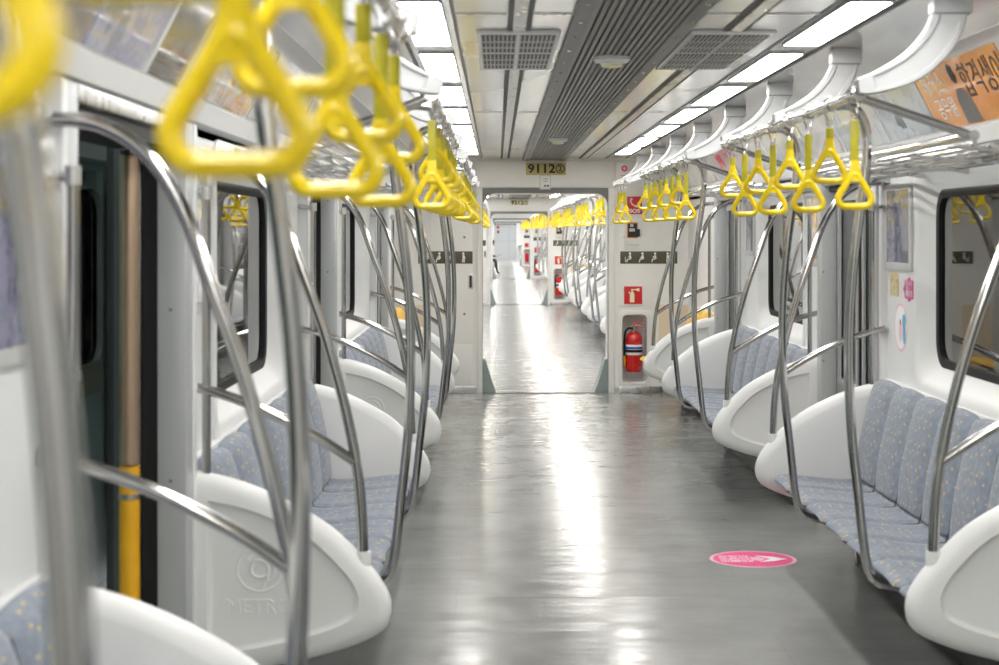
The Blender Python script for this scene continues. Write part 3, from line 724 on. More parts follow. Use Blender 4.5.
def strap_rail(ya, yb, s, n, label, grp, racked=False):
    b = (s * RXS[s], (ya + yb) / 2, RZ); t = thing('strap_rail', label, 'handrail', b, grp); h = (yb - ya) / 2
    off = (s * RXS[s], 0, RZ)
    obj('tube', mesh(('rail', round(h, 3)), 'steel', lambda: G().tube([(0, -h, 0), (0, h, 0)], .0155, 12)), t)
    for d in (-1, 1):
        obj('end_cap', mesh('railcap', 'steel', lambda: G().tube([(0, -.02, 0), (0, .02, 0)], .020, 12)), t, (0, d * h, 0))
        if racked: obj('arm', mesh(('railarm', s, racked), 'steel', lambda: G().tube([(s * (RXS[s] + .012), 0, RZ - .006), (s * .80, 0, 1.93), (s * .966, 0, 1.873)] if racked else [(s * (RXS[s] + .012), 0, RZ - .004), (s * 1.0, 0, 1.967), (s * 1.366, 0, 1.945)], .0145, 10), off), t, (0, d * (h - .03), 0))
    return t
def ring_path():
    c = [(0, .002, .014), (-.069, -.110, .023), (.069, -.110, .023)]; pts = []
    V = [Vector((a, b)) for a, b, r in c]
    for i in range(3):
        p, q, n_ = V[i - 1], V[i], V[(i + 1) % 3]; r = c[i][2]
        d1 = (p - q).normalized(); d2 = (n_ - q).normalized(); ang = d1.angle(d2); L = r / math.tan(ang / 2)
        cen = q + (d1 + d2).normalized() * (r / math.sin(ang / 2)); s0 = q + d1 * L - cen; s1 = q + d2 * L - cen
        a0 = math.atan2(s0.y, s0.x); a1 = math.atan2(s1.y, s1.x); da = (a1 - a0 + math.pi) % (2 * math.pi) - math.pi
        for k in range(6): a = a0 + da * k / 5; pts.append((cen.x + r * math.cos(a), 0, cen.y + r * math.sin(a)))
        m0 = q + d2 * L; L2 = None
        nx = n_; e = m0.lerp(n_, .5); pts.append((e.x, 0, e.y))
    return pts
def ring_geo(z):
    g = G().tube([(a, b, c_ + z) for a, b, c_ in ring_path()], .0108, 10, closed=True)
    g.prism([(-.013, .030), (.013, .030), (.014, .006), (.026, -.028), (.020, -.034), (-.020, -.034), (-.026, -.028), (-.014, .006)], lambda a, b, d: (a, d, b + z), -.008, .008)
    return g
def collar_geo():
    c_ = lambda rr_, y: [(rr_ * math.cos(2 * math.pi * k / 16), y, rr_ * math.sin(2 * math.pi * k / 16)) for k in range(16)]
    q = [c_(.0155, -.014), c_(.0205, -.014), c_(.0205, .014), c_(.0155, .014), c_(.0155, -.014)]
    return G().rings(q).box(-.008, .008, -.012, .012, .0195, .029, .002)
def strap(y, s, low, label, grp, detail=True, tilt=0, drop=0, swing=0):
    L = (.132 if low else .043) + drop
    z0 = -.072; z1 = z0 - L; zr = z1 - .022
    b = (s * RXS[s], y, RZ)
    if detail:
        t = thing('hand_strap', label, 'hand strap', b, grp)
        obj('grip_ring', mesh(('ring', low, drop), 'yellow', lambda: ring_geo(zr)), t)
        obj('webbing', mesh(('web', low, drop), 'strap_yellow', lambda: G().box(-.0125, .0125, -.007, .007, z1, z0, .003)), t)
        obj('hook', mesh('strap_hook', 'steel', lambda: G().tube([(-.009, 0, z0 + .012), (.009, 0, z0 + .012), (.009, 0, z0 + .03), (.021, 0, -.006), (.016, 0, .016), (0, 0, .024), (-.016, 0, .016), (-.021, 0, -.006), (-.009, 0, z0 + .03)], .0028, 6, closed=True).tube([(0, 0, z0 + .014), (0, 0, z0 - .004)], .006, 6)), t)
        obj('rail_clamp', mesh('strap_clamp', 'brushed', collar_geo), t)
    else:
        t = tag(obj('hand_strap', mesh(('farstrap', low, drop), 'yellow', lambda: G().add(*far_ring(zr)).box(-.0125, .0125, -.007, .007, z1, -.020).tube([(.019 * math.cos(2 * math.pi * q / 10), 0, .019 * math.sin(2 * math.pi * q / 10)) for q in range(10)], .004, 5, closed=True)), None, b), label, 'hand strap', grp)
    t.rotation_euler = (tilt, swing, 0) if detail else (0, 0, 0)
def far_ring(z):
    g = G().tube([(a, b, c_ + z) for a, b, c_ in ring_path()[::2]], .010, 5, closed=True); return g.v, g.f

def rack(ya, yb, s, label, grp):
    t = thing('luggage_rack', label, 'luggage rack', (s * 1.2, (ya + yb) / 2, 1.84), grp); h = (yb - ya) / 2; off = (s * 1.2, 0, 1.84)
    obj('front_rail', mesh(('rackfront', s, round(h, 2)), 'steel', lambda: G().tube([(s * .98, -h - .23, 1.868), (s * .98, h, 1.868)], .0165, 10), off), t)
    for i in range(6):
        x = 1.045 + .058 * i; z = 1.858 - .006 * i
        obj('bar', mesh(('rackbar', s, round(h, 2), i), 'steel', lambda: G().tube([(s * x, -h, z), (s * x, h, z)], .009, 8), off), t)
    for q in range(5):
        y = -h + .06 + (2 * h - .12) * q / 4
        obj('bracket', mesh(('rackbr', s), 'pillar_grey', lambda: G().prism([(.965, 1.850), (.985, 1.846), (1.04, 1.838), (1.35, 1.818), (XW, 1.806), (XW, 1.845), (1.36, 1.835), (1.04, 1.848)], lambda a, b, d: (s * a, d, b), -.012, .012), off), t, (0, y, 0))

BAYTXT = {(0, 1, 0): 'one door before the pink cloud sticker', (0, 1, 1): 'by the pink cloud sticker', (0, 1, 2): 'one door short of the extinguisher', (0, 1, 3): 'beside the fire extinguisher',
          (0, -1, 0): 'across the door from the METRO emblem panel', (0, -1, 1): 'opposite the pink cloud sticker', (0, -1, 2): 'opposite side, one door short of the gangway', (0, -1, 3): 'opposite side, next to the gangway'}
def where(c, s, k):
    if c == 0 and k >= 0: return BAYTXT[(c, s, k)]
    if c == 0: return 'behind the first door'
    return ['', 'in the second carriage', 'in the third carriage', 'in the fourth carriage'][c] + (', extinguisher side' if s > 0 else ', opposite side')
for c in range(4):
    for nm, s in SIDES:
        if c >= 2 and s < 0: continue
        for k in range(-1, 4):
            if k == -1 and c == 0: continue
            a, b = bay(k); o = CAR * c
            wh = where(c, s, k); far = c > 0
            cn = ['the first carriage', 'the second carriage', 'the third carriage', 'the fourth carriage'][c]
            if k == -1: a, b = -2.62, -1.05
            elif k == 3: b = 16.2
            ends = [(a, 1)] * (k >= 0) + [(b, -1)] * (k < 3)
            for y, d in ends:
                yy = y + o + d * PT / 2
                ed = ('far' if d < 0 else 'near')
                if c < 3:
                    partition(yy, s, d, ('white bench end panel %s%s' % (wh, (', raised emblem' if d > 0 else ', no emblem'))) if not far else 'white moulded bench end panel ' + wh, 'bench end panels in ' + cn, c == 0)
                    partition_pole(yy, s, ('curved pole with guard bar, %s bench end %s' % ('emblem' if d > 0 else 'plain', wh)) if not far else 'curved steel pole with guard bar on bench end ' + wh, 'bench end poles in ' + cn)
            if k in (0, 1, 2):
                ym = (a + b) / 2
                if c < 2:
                    bench(ym - 3.5 * SW + o, 7, s, ('seven-seat bench in grey-blue dotted fabric ' + wh), 'dotted fabric benches in ' + cn, detail=c == 0) if c == 0 else (bench(ym - 3.5 * SW + o, 7, s, 'seven-seat grey-blue bench ' + wh, 'dotted fabric benches in ' + cn, detail=False) if s > 0 else None)
                    rack(a + .25 + o, b - .02 + o, s, 'steel tube luggage rack above the bench ' + wh, 'luggage racks in ' + cn) if (c == 0 and k > 0) else None
                if c < 3:
                    for q in (-.69, .69): mid_pole(ym + q - (.15 if (k == 0 and c == 0) else .10) + o, s, 'bent pole %s gangway, bench ' % ('nearer the' if q > 0 else 'further from') + wh, 'bench front poles in ' + cn)
                strap_rail(a + .02 + o, b - .05 + o, s, 8, 'steel rail carrying yellow straps above bench ' + wh, 'strap rails in ' + cn, c == 0 and k > 0)
                n = 8
                ys = [a + .08 + i * .385 for i in range(8)]
                if c == 0 and k == 0: ys = [.66, .98, 1.30, 1.68, 2.10, 2.55, 2.95, 3.30]
                for i, y in enumerate(ys):
                    strap(y + o, s, i % 2 == 0, '%s-webbing yellow hand strap over the bench %s' % ('long' if i % 2 == 0 else 'short', wh), 'yellow hand straps in ' + cn, c < 2, random.uniform(-.05, .05), (.024 if s < 0 else .0) if (c == 0 and k == 0) else 0, 0.08 if (c == 0 and k == 0 and i == 0 and s < 0) else 0)
            else:
                if c < 2: bench((14.56 if k == 3 else -2.5) + o, 3, s, 'three-seat yellow bench ' + wh, 'yellow end benches in ' + cn, 'fabric_yellow', c == 0) if (s > 0 or c == 0) else None
                ra = (a + .05 if k == 3 else a + .1) + o
                strap_rail(ra, ra + 1.3, s, 3, 'short steel strap rail above the yellow bench ' + wh, 'strap rails in ' + cn)
                for i in range(3 if k == 3 else 4):
                    strap(ra + .1 + .36 * i, s, i % 2 == 0, '%s-webbing yellow hand strap over the yellow bench %s' % ('long' if i % 2 == 0 else 'short', wh), 'yellow hand straps in ' + cn, c < 2, random.uniform(-.05, .05))

# ------------------------------------------------------------------ ceiling vents and detectors
for nm, s in SIDES:
    t = thing('ceiling_vent', 'slotted return air grille in four fields, %s the dark air diffuser' % ('extinguisher side of' if s > 0 else 'left open side of' if False else 'far from the extinguisher beside'), 'vent', (s * .38, 6.75, ZC), 'ceiling return grilles')
    obj('frame', mesh(('ventframe',), 'ceiling_white', lambda: G().box(-.15, .15, -.69, .69, -.012, -.001, .003)), t)
    for u in (-1, 1):
        for v in (-1, 1):
            f = obj('slot_field', mesh('slotfield', 'black', lambda: G().box(-.063, .063, -.30, .30, -.0128, -.0118)), t, (u * .071, v * .33, 0))
            def bars():
                g = G()
                for i in range(9): x = -.063 + .01575 * i; g.box(x - .0024, x + .0024, -.30, .30, -.017, -.0125)
                for q in (-.10, .10): g.box(-.063, .063, q - .014, q + .014, -.0165, -.0125)
                return g
            tag(obj('grille_bars', mesh('grillebars', 'pillar_grey', bars), f), kind='stuff')
for y, nmx in ((6.85, 'between the two ceiling grilles'), (12.9, 'nearer the gangway')):
    t = thing('smoke_detector', 'round off-white detector with amber lens in the ceiling slats ' + nmx, 'detector', (0, y, ZC - .016))
    obj('body', mesh('detbody', 'paper', lambda: G().lathe([(.075, 0), (.075, -.012), (.066, -.022), (.045, -.026)], n=24)), t)
    obj('lens', mesh('detlens', 'sign_cream', lambda: G().lathe([(.044, -.026), (.042, -.040), (.02, -.044)], n=20)), t)

# ------------------------------------------------------------------ end wall fittings
def pictograms(x, z, w_, y, s_txt, par):
    def fig(kind, cx):
        g = G(); P = lambda u, v: (cx + u, y - .004, z + v)
        k = .98
        def T(pts, r): g.tube([P(a * k, b * k) for a, b in pts], r * k, 6)
        g.rings([[P((.0 if kind != 3 else 0) * k + .012 * k * math.cos(2 * math.pi * i / 10), .036 * k + .012 * k * math.sin(2 * math.pi * i / 10)) for i in range(10)], [(p[0], p[1] - .001, p[2]) for p in [P(.012 * k * math.cos(2 * math.pi * i / 10), .036 * k + .012 * k * math.sin(2 * math.pi * i / 10)) for i in range(10)]]], True, True)
        if kind == 3:
            T([(0, .02), (.002, -.02)], .012); T([(-.006, -.02), (-.008, -.052)], .006); T([(.008, -.02), (.008, -.052)], .006); T([(.004, .01), (.02, -.008), (.008, -.016)], .005)
        else:
            T([(-.002, .02), (.006, -.016)], .010); T([(.004, -.018), (-.026, -.022), (-.032, -.05)], .006); T([(0, .01), (-.02, -.004)], .004)
            if kind == 0: T([(-.046, .004), (-.046, -.05)], .003)
            if kind == 1: T([(-.012, -.002), (-.02, -.012)], .009)
            if kind == 2: T([(-.018, .008), (-.014, -.008)], .008)
        return g
    for i in range(4):
        solo('pictogram', 'paper', lambda: fig(i, x + w_ * (.17 + .22 * i) ), par, (0, 0, 0), loc=(-par.location.x, -par.location.y, -par.location.z))
def plate(name, label, cat, m_, x0, x1, z0, z1, y, d=.010, group=None, bev=.002):
    o = solo(name, m_, lambda: G().box(x0, x1, y - d, y, z0, z1, bev), None, ((x0 + x1) / 2, y, (z0 + z1) / 2)); tag(o, label, cat, group); return o
def on(par, name, m_, fn): return solo(name, m_, fn, par, (0, 0, 0), loc=tuple(-v for v in par.location))

for c in range(4):
    y = YE + CAR * c; yw = y - .008
    pl = 'at the 9112 gangway' if c == 0 else ['', 'in the second carriage', 'in the third carriage', 'in the fourth carriage'][c]
    # carriage number plate over the gangway
    num = ['9112②', '9212①', '9312', '9412'][c]
    if c < 2:
        o = plate('number_plate', ['gold plate reading 9112 with circled two above the gangway', 'pale plate reading 9212 over the second gangway further along'][c], 'sign', ['plate_gold', 'sign_cream'][c], -.175, .215, 2.125, 2.245, y - .02, .008)
        def numgeo():
            g = G(); yy = y - .0295
            for i, ch in enumerate(num[:4]): put_text(g, ch, .118, lambda u, v, q: (-.125 + i * .068 + u * 1.1, yy + v, 2.184 + q), .002, .0035)
            cx = .158
            g.rings([[(cx + r * math.cos(2 * math.pi * k / 24), yy + dd, 2.186 + r * math.sin(2 * math.pi * k / 24)) for k in range(24)] for r, dd in ((.046, .001), (.046, -.001), (.036, -.001), (.036, .001))])
            return put_text(g, '2' if c == 0 else '1', .075, lambda u, v, q: (cx + u, yy + v, 2.186 + q), .002, .002)
        on(o, 'lettering', 'ink', numgeo)
        if c == 0:
            o = plate('small_notice', 'small white notice below the 9112 number plate', 'notice', 'paper', -.035, .06, 1.99, 2.115, y - .02, .005)
            on(o, 'border', 'device_grey', lambda: G().box(-.042, .067, y - .0215, y - .0195, 1.983, 2.122))
            on(o, 'lettering', 'frame_dark', lambda: G().box(.0, .022, y - .0262, y - .025, 2.01, 2.03).box(.028, .05, y - .0262, y - .025, 2.01, 2.03).box(-.015, .04, y - .0262, y - .025, 2.085, 2.09).box(-.01, .035, y - .0262, y - .025, 2.06, 2.064))
            o = plate('wall_notice', 'white notice with pink round emblem beside the gangway lintel', 'notice', 'paper', .705, .865, 2.075, 2.255, y, .012)
            def em():
                g = G(); g.rings([[(.785 + r * math.cos(2 * math.pi * k / 20), y - dd, 2.19 + r * math.sin(2 * math.pi * k / 20)) for k in range(20)] for r, dd in ((.03, .0125), (.03, .0135), (.014, .0135), (.014, .0125))]); return g.box(.745, .825, y - .0135, y - .012, 2.118, 2.123)
            on(o, 'emblem', 'pink', em)
    # emergency phone sign
    o = plate('emergency_phone_sign', 'red SOS telephone sign %s' % pl, 'sign', 'sign_red', .812, .958, 1.745, 1.915, y, .014)
    if c < 2:
        def phone():
            g = G(); P = lambda u, v: (.885 + u, y - .016, 1.855 + v)
            g.tube([P(-.034, .034), P(-.040, .012), P(-.026, -.014), P(0, -.032), P(.022, -.034)], [.010, .007, .007, .007, .010], 8)
            g.tube([P(-.044, .034), P(-.022, .036)], .010, 8); return g.tube([P(.012, -.036), P(.034, -.028)], .011, 8)
        on(o, 'handset_symbol', 'paper', phone)
        on(o, 'lettering', 'paper', lambda: put_text(G(), 'SOS', .05, lambda u, v, q: (.885 + u * 1.25, y - .0150 + v, 1.775 + q), .002, .002))
    # intercom
    o = plate('intercom', 'emergency intercom with black handset box %s' % pl, 'intercom', 'white_plastic', .785, .955, 1.40, 1.68, yw, .012, bev=.004)
    on(o, 'orange_frame', 'orange', lambda: G().box(.808, .915, yw - .014, yw - .011, 1.51, 1.665))
    on(o, 'handset_box', 'ink', lambda: G().box(.816, .908, yw - .030, yw - .012, 1.52, 1.655, .006).box(.895, .935, yw - .034, yw - .012, 1.525, 1.60, .005))
    on(o, 'screen', 'device_grey', lambda: G().box(.84, .87, yw - .0320, yw - .029, 1.62, 1.648).box(.83, .885, yw - .0320, yw - .029, 1.575, 1.605))
    on(o, 'lettering', 'device_grey', lambda: G().box(.81, .93, yw - .0128, yw - .011, 1.44, 1.452).box(.82, .92, yw - .0128, yw - .011, 1.425, 1.433))
    # pictogram strips
    for s, (x0, x1) in (((1, (.745, 1.30))), (-1, (-1.225, -.695))):
        o = plate('priority_seat_strip', 'dark strip of white priority seat figures %s, %s' % (pl, 'above the extinguisher' if s > 0 else 'opposite the extinguisher'), 'sign', 'sign_olive', x0, x1, 1.262, 1.382, yw, .006)
        if c < 2: pictograms(x0, 1.325, x1 - x0, yw - .004, s, o)
    # extinguisher sign
    o = plate('extinguisher_sign', 'red square sign with pale extinguisher symbol %s' % pl, 'sign', 'sign_red', .782, .958, .868, 1.040, yw, .008)
    if c < 2:
        def ex():
            g = G(); q = yw - .0095; P = lambda x0, x1, z0, z1: g.box(x0, x1, q, q + .003, z0, z1)
            P(.838, .882, .885, .975); P(.846, .874, .975, .988); P(.855, .865, .988, 1.005); P(.848, .900, 1.003, 1.014)
            g.prism([(.896, 1.002), (.930, .990), (.930, 1.026), (.896, 1.014)], lambda a, b, d: (a, d, b), q, q + .003); return P(.828, .838, .97, .99)
        on(o, 'symbol', 'sign_cream', ex)
    # extinguisher in its niche
    ex_, ey, ez = .883, y + .055, .205
    t = thing('fire_extinguisher', 'red fire extinguisher with black hose in the white niche %s' % pl, 'extinguisher', (ex_, ey, ez), None)
    D = lambda name, key, m_, fn: obj(name, mesh('ext_' + key, m_, fn), t)
    D('cylinder', 'cyl', 'red', lambda: G().lathe([(.070, 0), (.074, .006), (.074, .02), (.080, .026), (.081, .03), (.081, .30), (.078, .335), (.066, .365), (.045, .385), (.026, .393)], n=28))
    if c < 3:
        D('label_band', 'lab', 'paper', lambda: G().lathe([(.0815, .165), (.0822, .166), (.0822, .265), (.0815, .266)], n=28))
        D('label_print', 'labb', 'blue_ink', lambda: G().lathe([(.0822, .222), (.0828, .223), (.0828, .244), (.0822, .245)], n=28))
        D('retaining_strap', 'band', 'rubber', lambda: G().lathe([(.082, .190), (.086, .192), (.086, .216), (.082, .218)], n=28))
        D('valve', 'valve', 'steel', lambda: G().lathe([(.022, .39), (.024, .40), (.024, .425), (.014, .43), (.014, .45)], n=14))
        D('lever', 'lev', 'red', lambda: G().tube([(-.02, 0, .442), (.03, 0, .452), (.10, -.02, .432)], [.008, .008, .006], 8).tube([(-.012, 0, .455), (.02, 0, .475), (.085, -.02, .505)], [.008, .008, .006], 8))
        D('hose', 'hose', 'rubber', lambda: G().tube([tuple(p) for p in cr_spline([(-.01, -.01, .42), (-.052, -.02, .425), (-.086, -.02, .385), (-.094, -.02, .29), (-.094, -.02, .18), (-.094, -.02, .11)], 4)], .0105, 10))
        D('nozzle', 'noz', 'caution_yellow', lambda: G().tube([(-.094, -.024, .155), (-.094, -.026, .06)], [.012, .0140], 10))
        D('foot_bracket', 'foot', 'paper', lambda: G().box(-.022, .022, -.02, .122, -.022, 0, .003))

# ------------------------------------------------------------------ posters and stickers
def cove_pt(s, y, f, out=.004):       # f: 0 bottom .. 1 top of the sloping poster band
    x = 1.371 + (1.249 - 1.371) * f; z = 1.993 + (2.229 - 1.993) * f
    return (s * (x - .885 * out), y, z - .46 * out)
def advert(ya, yb, s, m_, label, texts=()):
    ym = (ya + yb) / 2; off = (s * 1.31, ym, 2.11)
    g = G().rings([[cove_pt(s, a, f, d) for a, f in ((ya, 0), (yb, 0), (yb, 1), (ya, 1))] for d in (.001, .006)], True, True)
    o = solo('advert_poster', m_, lambda: g, None, off); tag(o, label, 'poster', 'posters along the ceiling cove')
    for body, size, y, f, tm in texts:
        def tg():
            gg = G()
            return put_text(gg, body, size, lambda u, v, q: cove_pt(s, y - s * u, f + q / .265, .0065 - v))
        on(o, 'lettering', tm, tg)
    return o
a1 = advert(5.90, 7.06, 1, 'print_orange', 'orange academy poster with white and dark lettering above the bench', [('해커스', .115, 6.84, .70, 'paper'), ('공무원', .10, 6.80, .30, 'paper'), ('합격생이', .15, 6.18, .60, 'ink')])
def person_print():
    g = G(); P = lambda u, f: cove_pt(1, 6.52 - u, f, .0075)
    for pts in ([(.0, .62), (.03, .74), (.025, .90), (-.02, .95), (-.045, .86), (-.04, .70)],): g.add([P(*p) for p in pts], [tuple(range(len(pts)))])
    return g
on(a1, 'portrait_hair', 'ink', person_print)
def person_body():
    g = G(); P = lambda u, f: cove_pt(1, 6.52 - u, f, .0072)
    pts = [(-.10, .02), (.10, .02), (.09, .35), (.04, .56), (-.05, .56), (-.09, .35)]; return g.add([P(*p) for p in pts], [tuple(range(len(pts)))])
on(a1, 'portrait_jacket', 'frame_dark', person_body)
advert(7.08, 7.92, 1, 'print_greyblue', 'pale grey-blue poster next to the orange academy poster', [('서울', .08, 7.6, .3, 'frame_dark')])
advert(7.95, 8.95, 1, 'print_map', 'white poster with yellow route lines past the grey-blue poster', [('노선', .08, 8.3, .7, 'ink')])
advert(9.0, 9.85, 1, 'print_pale', 'pale poster above the door after the route line poster')
advert(9.9, 11.2, 1, 'print_map', 'white poster with yellow marks above the bench short of the extinguisher')
advert(11.25, 12.9, 1, 'print_pale', 'cream poster above the bench end near the extinguisher')
advert(12.95, 14.2, 1, 'print_flag', 'pale poster with red panel above the door nearest the extinguisher')
advert(14.25, 16.5, 1, 'print_pale', 'long pale poster above the yellow bench at the extinguisher')
advert(2.2, 3.15, -1, 'print_warm', 'cream and orange poster before the brown poster')
advert(3.2, 3.76, -1, 'print_brown', 'brown poster above the door facing the METRO emblem panel')
advert(3.78, 4.36, -1, 'print_lavender', 'lavender poster beside the brown poster above the door')
advert(4.98, 6.2, -1, 'print_warm', 'cream and orange poster after the blank steel frame')
advert(6.25, 7.6, -1, 'print_pale', 'pale poster above the bench opposite the pink cloud sticker')
advert(7.65, 9.2, -1, 'print_warm', 'cream and orange poster above the second door from the gangway')
advert(9.25, 12.0, -1, 'print_pale', 'long pale poster above the bench one door short of the gangway')
fr = advert(4.45, 4.88, -1, 'steel', 'blank polished steel panel beside the lavender poster')
for ya in (4.40, 4.93):
    o = solo('poster_divider', 'ceiling_white', lambda: G().rings([[cove_pt(-1, a, f, d) for a, f in ((ya - .018, 0), (ya + .018, 0), (ya + .018, 1), (ya - .018, 1))] for d in (.001, .014)], True, True), None, (-1.31, ya, 2.11))
    tag(o, 'white divider bar at the edge of the blank steel panel', 'divider', 'poster dividers')

def wall_sheet(name, label, cat, m_, s, y0, y1, z0, z1, d=.006, bev=.001):
    o = solo(name, m_, lambda: G().box(s * (XW - d), s * (XW - .0005), y0, y1, z0, z1, bev), None, (s * XW, (y0 + y1) / 2, (z0 + z1) / 2)); return tag(o, label, cat)
fp = wall_sheet('framed_poster', 'dark night-scene poster in a pale frame above the pink cloud sticker', 'poster', 'device_grey', 1, 7.70, 8.21, 1.40, 1.80, .014, .003)
on(fp, 'print', 'print_night', lambda: G().box(XW - .0155, XW - .014, 7.74, 8.17, 1.435, 1.77))
fp = wall_sheet('framed_poster', 'dark poster in a pale frame on the wall one door short of the extinguisher', 'poster', 'device_grey', 1, 12.42, 12.80, 1.40, 1.80, .014, .003)
on(fp, 'print', 'print_night', lambda: G().box(XW - .0155, XW - .014, 12.45, 12.77, 1.435, 1.77))
fp = wall_sheet('framed_poster', 'warm toned poster in a pale frame just past the door by the cloud sticker', 'poster', 'device_grey', 1, 9.92, 10.28, 1.38, 1.80, .014, .003)
on(fp, 'print', 'print_warm', lambda: G().box(XW - .0155, XW - .014, 9.95, 10.25, 1.415, 1.77))
fp = wall_sheet('framed_poster', 'blue and red printed poster on the wall behind the METRO emblem panel', 'poster', 'device_grey', -1, 5.22, 5.58, 1.32, 1.80, .014, .003)
on(fp, 'print', 'print_bluered', lambda: G().box(-XW + .014, -XW + .0155, 5.25, 5.55, 1.355, 1.77))
fp = wall_sheet('framed_poster', 'dark blue poster in a pale frame across the door from the METRO emblem', 'poster', 'device_grey', -1, 3.18, 3.55, 1.32, 1.80, .014, .003)
on(fp, 'print', 'print_night', lambda: G().box(-XW + .014, -XW + .0155, 3.21, 3.52, 1.355, 1.77))
st = wall_sheet('notice_sticker', 'small yellow and red notice sticker left of the pink cloud sticker', 'sticker', 'print_yellow', 1, 7.98, 8.15, 1.275, 1.385, .002, 0)
st['label'] = 'small yellow and red notice sticker between framed night poster and round sticker'
st2 = wall_sheet('notice_sticker', 'small yellow notice sticker under the blue and red poster', 'sticker', 'print_yellow', -1, 5.24, 5.40, 1.20, 1.30, .002, 0)
def blob(rad, n=40, lob=0, amp=0): return [((rad[0] * (1 + amp * math.cos(lob * 2 * math.pi * k / n))) * math.cos(2 * math.pi * k / n), (rad[1] * (1 + amp * math.cos(lob * 2 * math.pi * k / n))) * math.sin(2 * math.pi * k / n)) for k in range(n)]
def wall_blob(name, label, cat, m_, yc, zc, pts, d0, d1, par=None):
    fn = lambda: G().prism(pts, lambda a, b, d: (XW - d, yc - a, zc + b), d0, d1)
    if par: return on(par, name, m_, fn)
    return tag(solo(name, m_, fn, None, (XW, yc, zc)), label, cat)
cl = wall_blob('cloud_sticker', 'pink cloud-shaped sticker with white lettering beside the window', 'sticker', 'magenta', 7.775, 1.315, blob((.105, .052), 48, 8, .08), .0005, .002)
on(cl, 'lettering', 'paper', lambda: put_text(put_text(G(), '임산부', .045, lambda u, v, q: (XW - .0028 + v, 7.775 - u, 1.335 + q), .001), '배려석', .045, lambda u, v, q: (XW - .0028 + v, 7.775 - u, 1.293 + q), .001))
rs_ = wall_blob('round_sticker', 'round white sticker with blue and pink figure above the bench back', 'sticker', 'pale_pink', 7.94, 1.135, blob((.125, .112)), .0005, .0015)
wall_blob('ground', None, None, 'paper', 7.94, 1.135, blob((.112, .100)), .0015, .0022, rs_)
wall_blob('figure_blue', None, None, 'sky_blue', 7.87, 1.165, blob((.035, .035)), .0022, .0028, rs_)
wall_blob('figure_blue', None, None, 'sky_blue', 7.865, 1.105, [(a, b) for a, b in blob((.028, .045))], .0022, .0028, rs_)
wall_blob('figure_pink', None, None, 'pale_pink', 7.935, 1.12, blob((.03, .05)), .0022, .0027, rs_)
wall_blob('mark_red', None, None, 'magenta', 7.94, 1.16, blob((.012, .014)), .0027, .0031, rs_)

# floor sticker
fx, fy = .775, 8.27
FL = lambda pts, z0, z1: G().prism(pts, lambda a, b, d: (fx + a, fy + b, d), z0, z1)
fs = tag(solo('floor_sticker', 'pale_pink', lambda: FL(blob((.208, .208), 56), .0006, .0014), None, (fx, fy, 0)), 'round pink floor sticker with white lettering in front of the bench', 'sticker')
on(fs, 'pink_ground', 'pink', lambda: FL(blob((.190, .190), 56), .0014, .0019))
def arrow(): return FL([(.165, .0), (.10, .05), (.02, .085), (.05, .045), (.085, .0), (.05, -.045), (.02, -.085), (.10, -.05)], .0019, .0024)
on(fs, 'white_hands', 'paper', arrow)
def ftxt():
    g = G()
    for i, tx in enumerate(('임산부', '배려석', '입니다')):
        put_text(g, tx, .062, lambda u, v, q: (fx - .13 + .05 * i - q * 0 + q * -1, fy + u * -1 * -1, .0022 + v), .0006)
    return g
on(fs, 'lettering', 'paper', ftxt)
on(fs, 'flower', 'pale_pink', lambda: FL([(a + .02, b) for a, b in blob((.032, .05), 30, 5, .2)], .0019, .0023))

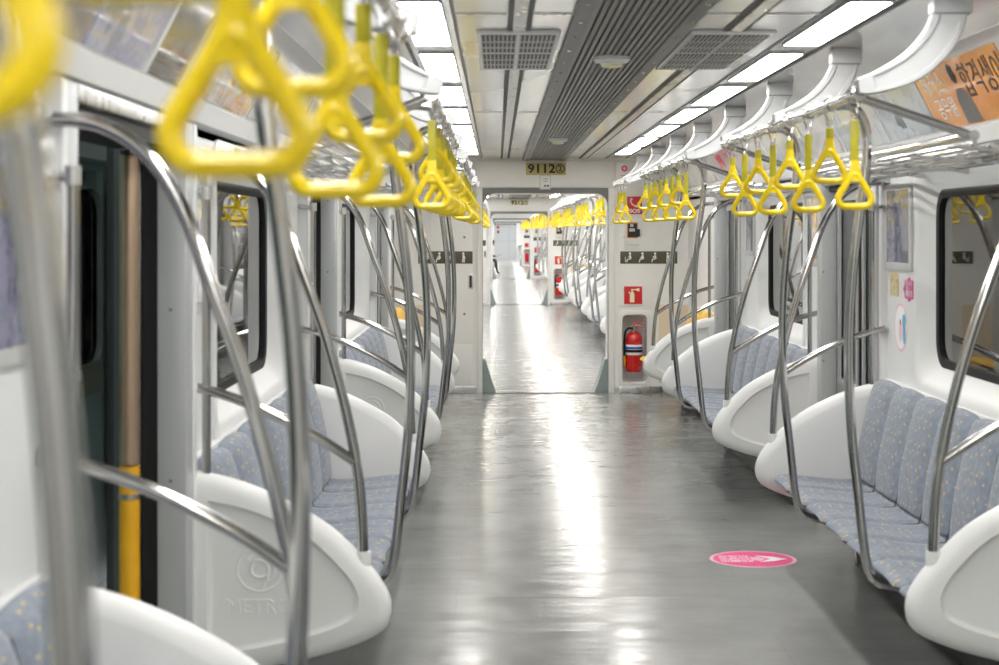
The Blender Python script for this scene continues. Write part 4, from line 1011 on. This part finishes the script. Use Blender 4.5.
# ------------------------------------------------------------------ seated passenger far down the train
px_, py_ = -0.965, 62.4
bench(py_ - 1.3, 3, -1, 'grey-blue bench under the seated passenger far down the train', None, detail=False)
def skin_person():
    V = [(-1.12, 0, .55), (-1.10, 0, .72), (-1.02, 0, .92), (-.95, 0, 1.00), (-.86, 0, 1.08), (-.80, 0, 1.18),
         (-1.0, -.17, .95), (-.90, -.21, .70), (-.66, -.10, .66), (-1.0, .17, .95), (-.90, .21, .70), (-.66, .10, .66),
         (-1.08, -.10, .52), (-.66, -.13, .53), (-.62, -.13, .10), (-.50, -.13, .05), (-1.08, .10, .52), (-.66, .13, .53), (-.62, .13, .10), (-.50, .13, .05)]
    E = [(0, 1), (1, 2), (2, 3), (3, 4), (4, 5), (2, 6), (6, 7), (7, 8), (2, 9), (9, 10), (10, 11), (0, 12), (12, 13), (13, 14), (14, 15), (0, 16), (16, 17), (17, 18), (18, 19)]
    rad = [.105, .12, .13, .055, .085, .085, .06, .05, .035, .06, .05, .035, .072, .065, .045, .035, .072, .065, .045, .035]
    me = bpy.data.meshes.new('person_body'); me.from_pydata([(a + 1.12, b, c_) for a, b, c_ in V], E, [])
    o = bpy.data.objects.new('person', me); COL.objects.link(o); o.location = (px_, py_, 0)
    md = o.modifiers.new('skin', 'SKIN'); ms = o.modifiers.new('sub', 'SUBSURF'); ms.levels = 1; ms.render_levels = 1
    for i, q in enumerate(me.skin_vertices[0].data): q.radius = (rad[i], rad[i]); q.use_root = (i == 0)
    me.materials.append(MATS['dark_cloth']); return o
pe = tag(skin_person(), 'person in black clothes seated leaning forward over a phone', 'person')
solo('hair', 'dark_cloth', lambda: G().lathe([(.03, -.09), (.088, -.05), (.098, .02), (.075, .085), (.03, .11)], (.33, 0, 1.16), 14), pe, (0, 0, 0), loc=(0, 0, 0))
solo('face', 'skin', lambda: G().lathe([(.02, -.10), (.06, -.07), (.07, 0), (.05, .05)], (.365, 0, 1.13), 12), pe, (0, 0, 0), loc=(0, 0, 0))
for d in (-1, 1):
    def hand():
        g = G().tube([(.44, d * .10, .66), (.50, d * .07, .665), (.53, d * .05, .67)], [.028, .035, .03], 8)
        for k in range(4): g.tube([(.53, d * (.07 - .018 * k), .67), (.565, d * (.065 - .018 * k), .675), (.585, d * (.055 - .016 * k), .695)], .008, 6)
        return g.tube([(.50, d * .04, .68), (.53, d * .02, .70), (.555, d * .015, .705)], .009, 6)
    solo('hand', 'skin', hand, pe, (0, 0, 0), loc=(0, 0, 0))
ph = tag(solo('phone', 'ink', lambda: G().box(px_ + .545, px_ + .64, py_ - .04, py_ + .04, .70, .712, .003), None, (px_ + .59, py_, .70)), 'dark phone held by the seated person', 'phone')
